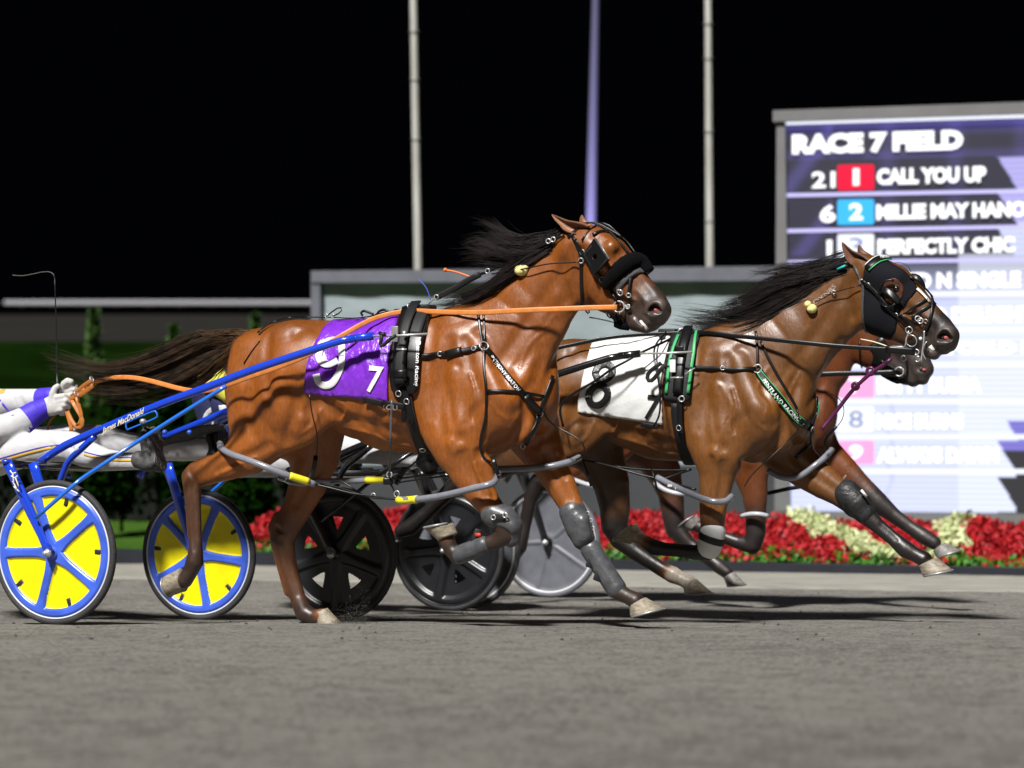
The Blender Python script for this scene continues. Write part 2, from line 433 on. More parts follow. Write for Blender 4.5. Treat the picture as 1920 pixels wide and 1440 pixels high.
def hair(name, guides, n, m, parent, fr, spread=4, wsp=.04, r=.0022, w0=0.0, segs=9, lift=0, rootjit=3, taper=.25, seed=1, wob=2.0, bvh=None):
    """strands between traced guide curves"""
    g = np.random.default_rng(seed); G = []
    for q in guides:
        C = crom([(p[0], p[1], 0) for p in q], 3); G.append([C[int(i*(len(C)-1)/segs)] for i in range(segs+1)])
    V = []; Fc = []
    CL = []
    for c in range(max(4, n//22)):
        CL.append((g.random()*(len(G)-1), *g.normal(0, spread, 2), *g.normal(0, rootjit, 2), g.normal(0, wsp), .55+.5*g.random(), g.random()*6, wob*g.random()))
    for s in range(n):
        q_ = CL[s % len(CL)]; stray = g.random() < .16; cs = 3.4 if stray else .75
        f = min(max(q_[0]+g.normal(0, .05), 0), len(G)-1.001); i = min(int(f), len(G)-2); t = f-i
        dx, dy = q_[1]+g.normal(0, spread*.22*cs), q_[2]+g.normal(0, spread*.22*cs); rx, ry = q_[3]+g.normal(0, rootjit*.6), q_[4]+g.normal(0, rootjit*.6); dw = q_[5]+g.normal(0, wsp*.2*cs)
        ln = q_[6]*(.82+.25*g.random())*(1.1 if stray else 1); ph = q_[7]+g.normal(0, .25); am = q_[8]*1.6+(3*g.random() if stray else 0); rr = r*(.55+.8*g.random())
        P = []
        for j in range(segs+1):
            u = j/segs*ln; fj = min(u, 1.05)*segs; a = min(int(fj), segs-1); tt = fj-a
            p = (G[i][a]*(1-tt)+G[i][a+1]*tt)*(1-t)+(G[i+1][a]*(1-tt)+G[i+1][a+1]*tt)*t
            x = p.x+rx*(1-u)+dx*u+am*u*math.sin(ph+u*9); y = p.y+ry*(1-u)+dy*u*1.3+am*u*math.cos(ph*1.7+u*8)
            P.append(fr.px(x, y, w0+dw*(.25+.75*u)))
        b = len(V)
        for j in range(segs+1):
            tt = (P[min(j+1, segs)]-P[max(j-1, 0)]).normalized(); a_ = tt.cross(Vector((0, 1, 0))).normalized(); b_ = tt.cross(a_)
            q = rr*(1-(1-taper*.3)*(j/segs)**1.5)
            for k in range(3):
                an = 2.094*k; V.append(P[j]+(a_*math.cos(an)+b_*math.sin(an))*q)
        for j in range(segs):
            for k in range(3): Fc.append([b+j*3+k, b+j*3+(k+1) % 3, b+(j+1)*3+(k+1) % 3, b+(j+1)*3+k])
    return link(name, V, Fc, m, parent)
# ---------------------------------------------------------------- ground
def ground_mat():
    m = bpy.data.materials.new('track_sand'); m.use_nodes = True; nt = m.node_tree; N = nt.nodes; b = N['Principled BSDF']; b.inputs['Roughness'].default_value = .9
    b.inputs['Specular IOR Level'].default_value = .25
    tc = N.new('ShaderNodeTexCoord')
    def noise(sc, stretch, det=6, ro=.6):
        mp = N.new('ShaderNodeMapping'); mp.inputs['Scale'].default_value = stretch; mp.inputs['Rotation'].default_value = (0, 0, R(20)); nt.links.new(tc.outputs['Object'], mp.inputs[0])
        n = N.new('ShaderNodeTexNoise'); n.inputs['Scale'].default_value = sc; n.inputs['Detail'].default_value = det; n.inputs['Roughness'].default_value = ro; nt.links.new(mp.outputs[0], n.inputs[0]); return n.outputs[0]
    a = noise(.8, (1, 1, 1)); c = noise(46, (1, 1, 1), 10, .76); d = noise(7, (1, 1, 1), 6, .7)
    def mth(op, x, y, z=None):
        q = N.new('ShaderNodeMath'); q.operation = op
        for i, k in enumerate((x, y, z)):
            if k is None: continue
            if isinstance(k, (int, float)): q.inputs[i].default_value = k
            else: nt.links.new(k, q.inputs[i])
        return q.outputs[0]
    s = mth('ADD', mth('MULTIPLY', a, .2), mth('ADD', mth('MULTIPLY', c, 1.35), mth('MULTIPLY', d, .45)))
    r = N.new('ShaderNodeValToRGB'); e = r.color_ramp.elements; e[0].position = .7; e[0].color = (.095, .090, .080, 1); e[1].position = 1.3; e[1].color = (.29, .276, .248, 1)
    x = e.new(.98); x.color = (.172, .163, .146, 1)
    sc = mth('MULTIPLY', s, 1.0); nt.links.new(sc, r.inputs[0]); nt.links.new(r.outputs[0], b.inputs['Base Color'])
    bp = N.new('ShaderNodeBump'); bp.inputs['Strength'].default_value = .9; bp.inputs['Distance'].default_value = .02; nt.links.new(mth('ADD', c, mth('MULTIPLY', d, .5)), bp.inputs['Height']); nt.links.new(bp.outputs[0], b.inputs['Normal'])
    return m
def sheet(name, ys, xf, zf, m, label=None, kind='structure', nx=40, amp=0):
    V = []; F = []; xs = np.linspace(0, 1, nx)
    for Y in ys:
        x0, x1 = xf(Y)
        for t in xs:
            X = x0+(x1-x0)*t; V.append((X, Y if not callable(m) else Y, zf(X, Y)))
    for i in range(len(ys)-1):
        for j in range(nx-1): F.append([i*nx+j, i*nx+j+1, (i+1)*nx+j+1, (i+1)*nx+j])
    o = link(name, V, F, m); tag(o, label, None, None, kind); return o
from mathutils import noise as mn
def zt(X, Y): return gz(Y)+.006*mn.noise(Vector((X*1.3, Y*3, 0)))+.003*mn.noise(Vector((X*6, Y*11, 3)))
GM = ground_mat()
sheet('track', list(np.linspace(2.5, 20.5, 240)), lambda Y: (-14, 14), zt, GM, nx=260)
YAW = R(16)
BU = Vector((math.cos(YAW), -math.sin(YAW), 0)); BV = Vector((math.sin(YAW), math.cos(YAW), 0))      # infield row direction and depth
def row(P0, s, d=0, z=0): return P0+BU*s+BV*d+Vector((0, 0, z))
BED = Vector((.0, 18.35, gz(18.35)))
gravel = mat('pale_stone_dust', (.30, .288, .25), .95, noise=.35, nscale=7, stretch=(.6, 2, 1), bump=.5, bscale=60, bdist=.01)
def strip(name, s0, s1, d0, d1, zfun, m, nd=8, ns=60, kind='structure'):
    V = []; F = []
    for i in range(nd+1):
        for j in range(ns+1):
            p = row(BED, s0+(s1-s0)*j/ns, d0+(d1-d0)*i/nd); p.z = zfun(p, i/nd); V.append(p)
    for i in range(nd):
        for j in range(ns): F.append([i*(ns+1)+j, i*(ns+1)+j+1, (i+1)*(ns+1)+j+1, (i+1)*(ns+1)+j])
    return tag(link(name, V, F, m), kind=kind)
strip('gravel_strip', -14, 10, -2.2, .3, lambda p, t: gz(p.y)+.012+.006*mn.noise(p*3)-(.03 if t == 0 else 0), gravel, 16, 200)
gl = gz(18.35)
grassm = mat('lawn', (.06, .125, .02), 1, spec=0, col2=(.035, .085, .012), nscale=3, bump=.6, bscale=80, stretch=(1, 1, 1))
strip('infield_lawn', -40, 22, .15, 16, lambda p, t: gl-.01-.01*t, grassm, 6, 60)
# far banked track with its lawn bank (left of the picture)
far_tr = mat('far_track', (.021, .020, .0185), 1, spec=0, noise=.12, nscale=.6, stretch=(.3, 2, 1))  # base colour darkened to stand in for floodlight fall-off with distance
darkg = mat('far_lawn', (.004, .012, .0015), 1, noise=.5, nscale=.5, spec=0)  # dimmer than the near lawn: light fall-off is put into the colour
V = []; F = []
prof = [(34, 800), (44, 735), (52, 690), (58, 641)]
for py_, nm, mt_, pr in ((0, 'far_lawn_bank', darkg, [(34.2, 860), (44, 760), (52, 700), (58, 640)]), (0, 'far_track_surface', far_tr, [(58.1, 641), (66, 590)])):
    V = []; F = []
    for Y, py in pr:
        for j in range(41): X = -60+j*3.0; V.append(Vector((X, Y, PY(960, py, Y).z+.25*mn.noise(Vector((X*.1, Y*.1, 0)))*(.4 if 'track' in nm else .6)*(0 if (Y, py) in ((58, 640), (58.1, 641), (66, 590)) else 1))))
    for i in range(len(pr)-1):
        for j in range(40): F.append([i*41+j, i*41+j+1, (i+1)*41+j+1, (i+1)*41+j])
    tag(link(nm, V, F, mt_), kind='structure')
# rail along the far track
railm = mat('rail_white', (.34, .34, .37), .5)
r0 = empty('track_rail', Matrix.Translation(PY(200, 590, 66)), 'long white horizontal rail on short posts along the top of the far dark track', 'rail')
mb = MB()
a, b = PY(-700, 568, 66), PY(2600, 568, 66); a = PY(8, 568, 66)
box((a+b)/2, ((b-a).length, .2, .13), mb=mb, bev=.03); mb.build('top_rail', railm, r0)
for i in range(16):
    p = PY(35+60*i, 580, 66); box(p+Vector((0, .25, -.1)), (.16, .12, .5)).build('post', mat('post_grey', (.05, .05, .05), .6) if i == 0 else bpy.data.materials['post_grey'], r0)

# ---------------------------------------------------------------- poles
polem = mat('weathered_white_pole', (.60, .61, .57), .55, col2=(.42, .41, .37), nscale=3, stretch=(3, 3, .35))
def pole(x0, x1, Y, yb, w0, w1, m, label, joints=()):
    b = PY(x0, yb, Y); t = PY(x1, -60, Y); L = [b.lerp(t, i/12) for i in range(13)]
    base = Vector((b.x, b.y, gz(20)-.3)); L = [base]+L
    r = empty('flagpole', Matrix.Translation(base), label, 'pole', 'tall poles behind the infield wall')
    tube(L, [w0*Y/FPX/2]+[(w0+(w1-w0)*i/12)*Y/FPX/2 for i in range(13)], 16).build('shaft', m, r)
    for jy in joints:
        c = b.lerp(t, (yb-jy)/(yb+60)); ring(c, (w0+w1)/4*Y/FPX+.004, .012, (0, 0, 1)).build('joint_band', M['steel'], r)
pole(784, 774, 27, 500, 15, 13, polem, 'tall off-white pole rising left of the horses, with faint joints', (60, 150, 262))
pole(1331, 1327, 27, 494, 15, 12, polem, 'tall off-white pole rising between the two horse heads', (45, 110, 247, 415))
pole(1108, 1118, 31, 420, 20, 13, mat('lilac_pole', (.05, .05, .065), .6), 'tapered lilac pole rising above the leading horse\'s ears')

# uplighter at the foot of the lilac pole
ul = bpy.data.lights.new('pole_uplight', 'SPOT'); ul.energy = 21000; ul.color = (.52, .46, 1); ul.spot_size = R(24); ul.spot_blend = .6; ul.shadow_soft_size = .15
uo = bpy.data.objects.new('pole_uplight', ul); COL.objects.link(uo); pb = PY(1108, 420, 31); uo.location = (pb.x-.25, pb.y-.9, gz(20)+.2); uo.rotation_euler = (Vector((pb.x+.0, pb.y, 4.6))-Vector(uo.location)).to_track_quat('-Z', 'Y').to_euler()
# ---------------------------------------------------------------- infield wall with tarp
def plane_hit(px, py, P0, n=BV):
    d = ray(px, py); return CO+d*((P0-CO).dot(n)/d.dot(n))
WP = Vector((0, 24.3, 0)); wallgrey = mat('grey_frame', (.13, .135, .165), .6, noise=.15, nscale=5)
tarp = mat('pale_green_tarp', (.285, .34, .365), .6, noise=.10, nscale=.9, bump=.25, bscale=1.6, bdist=.2)
panelg = mat('dark_grey_panel', (.045, .047, .055), .6, noise=.1, nscale=3)
w = empty('infield_wall', Matrix.Translation(plane_hit(590, 1000, WP)), 'long grey framed wall covered with pale green tarp, behind the horses', 'wall')
def wq(px0, py0, px1, py1, off=0): return [plane_hit(x, y, WP-BV*off) for x, y in ((px0, py0), (px1, py0), (px1, py1), (px0, py1))]
def slab(q, th): 
    Q = [p+BV*th for p in q]; return q+Q, [[0, 1, 2, 3], [7, 6, 5, 4], [0, 4, 5, 1], [1, 5, 6, 2], [2, 6, 7, 3], [3, 7, 4, 0]]
A = [(583, 508), (1900, 494), (1900, 524), (583, 530)]
V, F = slab([plane_hit(x, y, WP-BV*.16) for x, y in A], .3); link('top_beam', V, F, wallgrey, w, False)
A = [(583, 530), (600, 530), (600, 1010), (583, 1010)]
V, F = slab([plane_hit(x, y, WP-BV*.14) for x, y in A], .25); link('end_post', V, F, wallgrey, w, False)
# tarp: a hung sheet with sags
V = []; F = []; nx, ny = 120, 24; x0, x1 = 601, 1900; top, bot = 528, 872
for j in range(ny+1):
    for i in range(nx+1):
        px = x0+(x1-x0)*i/nx; py = top+(bot-top)*j/ny
        o = .03+.012*mn.noise(Vector((px*.012, py*.02, 0)))+.012*math.sin(px*.055+math.sin(py*.03)*1.5)*math.exp(-(j/ny)*3)
        V.append(plane_hit(px, py, WP-BV*(-.0+o)))
for j in range(ny):
    for i in range(nx): a = j*(nx+1)+i; F.append([a, a+1, a+nx+2, a+nx+1])
link('tarp', V, F, tarp, w)
V, F = slab([plane_hit(x, y, WP-BV*.02) for x, y in ((598, 872), (1900, 872), (1900, 1030), (598, 1030))], .1); link('lower_panel', V, F, panelg, w, False)
ln = Vector((0, 0, 0))
V, F = slab([plane_hit(x, y, WP-BV*.02) for x, y in ((1250, 522), (1900, 520), (1900, 530), (1250, 531))], .02)

# ---------------------------------------------------------------- race board
BP = Vector((2.54, 22, 0))
def bh(px, py, off=0): return plane_hit(px, py, BP-BV*off)
bd = empty('race_board', Matrix.Translation(bh(1700, 985)), 'large lit race results board showing RACE 7 FIELD in a grey metal frame', 'scoreboard')
frm = mat('board_frame', (.17, .17, .175), .5, noise=.1, nscale=4)
X1 = 2300
def top(px, y0, y1): return y0+(y1-y0)*(px-1450)/470
V, F = slab([bh(1449, 207, .1), bh(X1, top(X1, 207, 191), .1), bh(X1, top(X1, 226, 212), .1), bh(1449, 228, .1)], .5); link('frame_top', V, F, frm, bd, False)
V, F = slab([bh(1456, 228, .06), bh(1472, 228, .06), bh(1482, 975, .06), bh(1452, 975, .06)], .4); link('frame_side', V, F, frm, bd, False)
V, F = slab([bh(1452, 958, .06), bh(X1, top(X1, 958, 964), .06), bh(X1, top(X1, 985, 990), .06), bh(1452, 985, .06)], .4); link('frame_bottom', V, F, frm, bd, False)
V, F = slab([bh(1471, 226, -.02), bh(X1, top(X1, 226, 210), -.02), bh(X1, top(X1, 960, 966), -.02), bh(1478, 960, -.02)], .25); link('cabinet', V, F, M['slot'], bd, False)
def lin(c): c = c/255; return c/12.92 if c < .04 else ((c+.055)/1.055)**2.4
def L3(r, g, b): return (lin(r), lin(g), lin(b))
def sst(a, b, x): t = min(1, max(0, (x-a)/(b-a))); return t*t*(3-2*t)
LINES = [(366, 358), (433, 425), (492, 487), (553, 550), (619, 617), (685, 684), (752, 752), (819, 819), (884, 884)]
def yl(i, px): a, b = LINES[i]; return a+(b-a)*(px-1480)/430
def screen_col(px, py):
    yn = py+(px-1480)/430*8*(1-(py-230)/650)     # flatten the perspective of rows
    dark = np.array(L3(36, 34, 54)); mid = np.array(L3(84, 78, 145)); lt = np.array(L3(208, 214, 252)); vl = np.array(L3(230, 235, 255))
    t = sst(475, 600, yn); c = dark*(1-t)+lt*t
    # broad vertical bands of the graphic
    if yn < 480:
        if px < 1560: c = c+(mid-dark)*.55*max(0, math.sin((px+yn*.75)*.055))**2
        else: c = c+(mid-dark)*.28*max(0, math.sin(px*.05))**3
        if yn < 300: c = c+(mid-dark)*(.55*sst(25, 0, yn-238)+.35*max(0, math.sin(yn*.09)))
    else:
        if px > 1795: c = c*.45+vl*.55
        if abs(px-1668-5*math.sin(yn*.1)) < 3 and yn > 700: c = c*.85
    r = (yn-300) % 66
    edge = 1870+r*.62
    if px > edge and 300 < yn < 485: c = lt*.88 if yn > 420 else np.array(L3(170, 165, 225))
    if px > edge and yn > 790: c = np.array(L3(120, 112, 200)) if yn < 845 else np.array(L3(40, 38, 44))
    if yn > 880 and px > 1905: c = np.array(L3(40, 38, 44))
    return np.maximum(c, 0)
V = []; F = []; cols = []; nx, ny = 200, 240
for j in range(ny+1):
    for i in range(nx+1):
        px = 1472+(X1-1472)*i/nx; t = j/ny; py = (top(px, 230, 214))*(1-t)+top(px, 957, 962)*t
        V.append(bh(px, py, .0)); cols.append(screen_col(px, py))
for j in range(ny):
    for i in range(nx): a = j*(nx+1)+i; F.append([a, a+nx+1, a+nx+2, a+1])
scm = bpy.data.materials.new('screen_light'); scm.use_nodes = True; nt = scm.node_tree; b = nt.nodes['Principled BSDF']
b.inputs['Base Color'].default_value = (.01, .01, .01, 1); at = nt.nodes.new('ShaderNodeAttribute'); at.attribute_name = 'pix'
tc = nt.nodes.new('ShaderNodeTexCoord'); wv = nt.nodes.new('ShaderNodeTexWave'); wv.bands_direction = 'Z'; wv.inputs['Scale'].default_value = 6.2; nt.links.new(tc.outputs['Object'], wv.inputs[0])
mr = nt.nodes.new('ShaderNodeMapRange'); mr.inputs[3].default_value = .90; mr.inputs[4].default_value = 1.06; nt.links.new(wv.outputs['Fac'], mr.inputs[0])
vm = nt.nodes.new('ShaderNodeVectorMath'); vm.operation = 'SCALE'; nt.links.new(at.outputs['Color'], vm.inputs[0]); nt.links.new(mr.outputs[0], vm.inputs['Scale'])
nt.links.new(vm.outputs[0], b.inputs['Emission Color']); b.inputs['Emission Strength'].default_value = 1
so = link('screen', V, F, scm, bd); ca = so.data.color_attributes.new('pix', 'FLOAT_COLOR', 'POINT'); ca.data.foreach_set('color', np.hstack([np.array(cols), np.ones((len(cols), 1))]).ravel())
wh = emis('screen_white', (1, 1, 1.0), 1.25); lil = emis('screen_lilac', L3(205, 200, 250), 1.0); redm = emis('screen_red', L3(240, 40, 70), 1); blu = emis('screen_blue', L3(70, 190, 255), 1); pnk = emis('screen_pink', L3(255, 170, 220), 1); pal = emis('screen_pale', L3(242, 246, 255), 1); gry = emis('screen_greyblue', L3(135, 142, 190), 1); purp = emis('screen_purple', L3(120, 70, 200), 1)
def bq(name, pts, m, off=.012):
    q = [bh(x, y, off) for x, y in pts]; V, F = slab(q, .006); return link(name, V, F, m, bd, False)
bq('title_rule', [(1469, 227), (X1, top(X1, 229, 214)-1), (X1, top(X1, 235, 221)), (1469, 234)], pal)
for i, (a, c) in enumerate(LINES):
    h = 3.5 if i < 3 else 5
    bq('row_rule', [(1472, yl(i, 1472)-h), (X1, yl(i, X1)-h), (X1, yl(i, X1)+h), (1472, yl(i, 1472)+h)], lil if i < 3 else emis('screen_rule', L3(236, 240, 255), 1) if i == 3 else bpy.data.materials['screen_rule'])
def bt(txt, x0, y0, x1, y1, m=wh, bold=.062, off=.03, name='row_text'):
    # (x0, y0) top left, y1 baseline; the line climbs with the board's perspective
    sl = (yl(0, x1)-yl(0, x0)) if y0 < 360 else None
    k = max(-8/430, min(0, -8/430*(1-(y0-240)/560)))*1.6; dy = k*(x1-x0)
    text_on(name, txt, lambda px, py: bh(px, py, off), (x0, y1), (x1-x0, dy), (0, y0-y1), m, bd, bold=bold)
bt('RACE 7 FIELD', 1485, 252, 1806, 291, name='title_text', bold=.07)
bt('CALL YOU UP', 1644, 316, 1849, 347); bt('MILLIE MAY HANOVER', 1643, 383, 1985, 413); bt('PERFECTLY CHIC', 1645, 448, 1903, 478)
bt('SPEED N SINGLE', 1645, 512, 1914, 543); bt('BLOND DELIGHT', 1645, 577, 1940, 607); bt('JK SUNFORLD B', 1645, 642, 1940, 672)
bt('BETTY BUBBA', 1645, 708, 1840, 738); bt('NICE BURNS', 1644, 775, 1806, 805); bt('ALWAYS DAWN', 1644, 838, 1872, 868)
bt('21', 1522, 322, 1566, 353, bold=.03); bt('6', 1537, 384, 1567, 418, bold=.04); bt('1', 1544, 450, 1566, 482, bold=.04)
for (y0, y1, m, t, tm) in ((308, 356, redm, '1', wh), (373, 421, blu, '2', wh), (438, 487, pal, '3', gry), (505, 552, purp, '4', wh), (571, 617, pal, '5', wh), (637, 683, pal, '6', wh), (700, 746, pnk, '7', wh), (762, 810, pal, '8', gry), (826, 870, pnk, '9', wh)):
    # number tiles with rounded corners
    P = []
    for cx, cy, a0 in ((1634, y0+5, -90), (1634, y1-5, 0), (1575, y1-4, 90), (1575, y0+6, 180)):
        for k in range(5): an = R(a0+22.5*k); P.append((cx+5*math.cos(an), cy+5*math.sin(an)))
    q = [bh(x, y, .012) for x, y in P]; Q = [p+BV*.006 for p in q]; n = len(q)
    link('number_tile', q+Q, [list(range(n))]+[[i, (i+1) % n, (i+1) % n+n, i+n] for i in range(n)], m, bd, False)
    bt(t, 1592, y0+8, 1618, y1-8, tm, bold=.04 if tm is wh else 0, off=.035, name='tile_number')

# ---------------------------------------------------------------- flower bed
edgem = mat('black_edging', (.012, .014, .022), .5, noise=.2, nscale=8)
eb = MB(); V, F = slab([row(BED, -9.3, 0, -.12), row(BED, 12, 0, -.12), row(BED, 12, 0, .10), row(BED, -9.3, 0, .10)], .12); link('bed_edging', V, F, edgem, None, False)
tag(bpy.data.objects['bed_edging'], 'low dark edging board along the front of the flower bed', 'edging')
def clumps(name, n, colr, fn, m, size, up, leaf=5, seed=3, label=None):
    g = np.random.default_rng(seed); V = []; F = []
    for _ in range(n):
        s, d = fn(g)
        if s is None: continue
        h = up(s, d, g); c = row(BED, s, d, h)
        for k in range(leaf):
            a = g.random()*6.28; e = g.normal(.5, .5); L = size*(.6+.8*g.random()); dr = Vector((math.cos(a)*math.cos(e), math.sin(a)*math.cos(e), math.sin(e))); sd = dr.orthogonal().normalized()*L*.42
            j = Vector(g.normal(0, size*.5, 3)); b = len(V)
            V.extend([c+j, c+j+dr*L*.5+sd, c+j+dr*L, c+j+dr*L*.5-sd]); F.append([b, b+1, b+2, b+3])
    return tag(link(name, V, F, m, None, False), label, None, None, 'stuff')
def in_white(s, d):     # the pale plants form a zig-zag ribbon through the red ones
    if 2.0 < s < 3.05:
        c = 1.6-1.45*(s-2.05)/.95
        if abs(d-c) < .20+.06*math.sin(s*17): return True
    if abs(s-3.38+.05*math.sin(d*6)) < .10 and d > .3: return True
    return False
def bedf(cond):
    def f(g):
        s = g.uniform(-2.6, 9.5); d = g.uniform(.12, 1.65)
        return (s, d) if cond(s, d) else (None, None)
    return f
def hgt(s, d, g): return .06+.25*(d/1.65)+.03*math.sin(s*9+d*5)+.045*g.random()
redf = mat('red_salvia', (.50, .006, .012), .6, col2=(.27, .003, .006), nscale=14); whf = mat('cream_flowers', (.68, .68, .42), .6, col2=(.42, .52, .2), nscale=14)
grf = mat('bed_leaves', (.065, .24, .012), .6, col2=(.02, .09, .006), nscale=12)
clumps('red_flowers', 21000, None, bedf(lambda s, d: not in_white(s, d) and (d > .42 or random.random() < .12)), redf, .042, hgt, seed=3, label='dense band of red salvia flowers in the bed below the race board')
clumps('cream_flowers', 26000, None, bedf(in_white), whf, .042, lambda s, d, g: hgt(s, d, g)+.03, seed=4, label='pale cream flowers forming a ribbon through the red ones')
clumps('bed_leaves', 11000, None, bedf(lambda s, d: d < .5 or random.random() < .35), grf, .05, lambda s, d, g: hgt(s, d, g)-(.02 if d < .45 else .07)-.05*g.random(), seed=5, label='bright green leaves along the foot of the flower bed')
soil = mat('bed_soil', (.02, .014, .01), .95)
strip('bed_soil', -2.7, 9.6, .12, 1.8, lambda p, t: gl+.01+.2*t, soil, 4, 30)

# ---------------------------------------------------------------- shrubs and hedge on the left
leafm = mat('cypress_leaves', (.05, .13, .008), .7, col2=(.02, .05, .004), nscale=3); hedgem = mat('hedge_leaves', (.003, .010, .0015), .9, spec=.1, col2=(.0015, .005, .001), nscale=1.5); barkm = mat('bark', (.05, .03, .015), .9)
def shrub(name, x, ytop, ybot, wpx, Y, label, cat, group, lm, n=2600, cone=1.0, seed=1, size=.06):
    g = np.random.default_rng(seed); b = PY(x, ybot, Y); b.z = min(b.z, 9); t = PY(x, ytop, Y); Rr = wpx*Y/FPX/2; H = t.z-b.z
    r = empty(name, Matrix.Translation(b), label, cat, group); V = []; F = []
    for _ in range(n):
        h = g.random()**.9; prof = Rr*(1-h**1.6*.75)*(.55+.45*min(1, h*6)) if cone else Rr*(math.sqrt(max(0, 1-(2*h-1)**2))*.5+.5)
        prof *= 1+.2*math.sin(h*23+seed)+.1*g.normal(); a = g.random()*6.28; q = prof*math.sqrt(g.random()*.75+.25)
        c = b+Vector((q*math.cos(a), q*math.sin(a), h*H)); L = size*(.6+.9*g.random())
        d = Vector(g.normal(0, 1, 3)); d.z += .8; d.normalize(); s = d.orthogonal().normalized()*L*.35; k = len(V)
        V.extend([c, c+d*L*.5+s, c+d*L, c+d*L*.5-s]); F.append([k, k+1, k+2, k+3])
    link('foliage', V, F, lm, r, False); tube([b-Vector((0, 0, .2)), b+Vector((0, 0, H*.55)), b+Vector((0, 0, H*.9))], [Rr*.12, Rr*.08, .01], 8).build('stem', barkm, r)
    return r
shrub('cypress', 176, 583, 760, 28, 29, 'tallest narrow green cypress at the far left of the lawn', 'shrub', 'young cypresses on the dark lawn', leafm, seed=2)
shrub('cypress', 326, 612, 760, 28, 29.5, 'slim green cypress rising behind the flying tail', 'shrub', 'young cypresses on the dark lawn', leafm, seed=3)
shrub('cypress', 479, 592, 760, 22, 30, 'thin green cypress just left of the horse\'s croup', 'shrub', 'young cypresses on the dark lawn', leafm, seed=4)
def hedge(name, s0, s1, d, h0, h1, label, lm, n=26000, seed=9, depth=.8, size=.09):
    g = np.random.default_rng(seed); V = []; F = []
    b = row(BED, (s0+s1)/2, d)
    o = empty(name, Matrix.Translation(b), label, 'hedge')
    for _ in range(n):
        s = g.uniform(s0, s1); t = g.random(); hh = h0+(h1-h0)*mn.noise(Vector((s*.7, seed, 0)))+.1*g.normal(); z = t*hh; dd = d+depth*(g.random()-.5)
        c = row(BED, s, dd, z); L = size*(.6+.9*g.random()); q = Vector(g.normal(0, 1, 3)).normalized(); sd = q.orthogonal().normalized()*L*.4; k = len(V)
        V.extend([c, c+q*L*.5+sd, c+q*L, c+q*L*.5-sd]); F.append([k, k+1, k+2, k+3])
    link('foliage', V, F, lm, o, False)
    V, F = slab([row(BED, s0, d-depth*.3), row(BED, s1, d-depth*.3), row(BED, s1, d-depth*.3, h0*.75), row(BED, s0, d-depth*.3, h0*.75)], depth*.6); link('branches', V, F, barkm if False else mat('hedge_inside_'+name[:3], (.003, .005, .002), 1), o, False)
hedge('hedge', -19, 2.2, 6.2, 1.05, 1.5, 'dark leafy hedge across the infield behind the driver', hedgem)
def bush(x, y0, y1, wd, Y, lab, seed): shrub('bush', x, y0, y1, wd, Y, lab, 'bush', 'low bushes in front of the dark hedge', bpy.data.materials['bush_leaves'], n=2200, cone=0, seed=seed, size=.07)
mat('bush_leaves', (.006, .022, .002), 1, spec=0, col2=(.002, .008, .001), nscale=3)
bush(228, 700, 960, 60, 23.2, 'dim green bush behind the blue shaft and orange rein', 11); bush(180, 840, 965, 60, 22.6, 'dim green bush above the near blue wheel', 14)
bush(322, 740, 960, 46, 23.6, 'dim green bush left of the navy driver', 12); bush(462, 868, 985, 90, 22.4, 'dim green bush under the orange-brown thigh of the leading horse', 13)
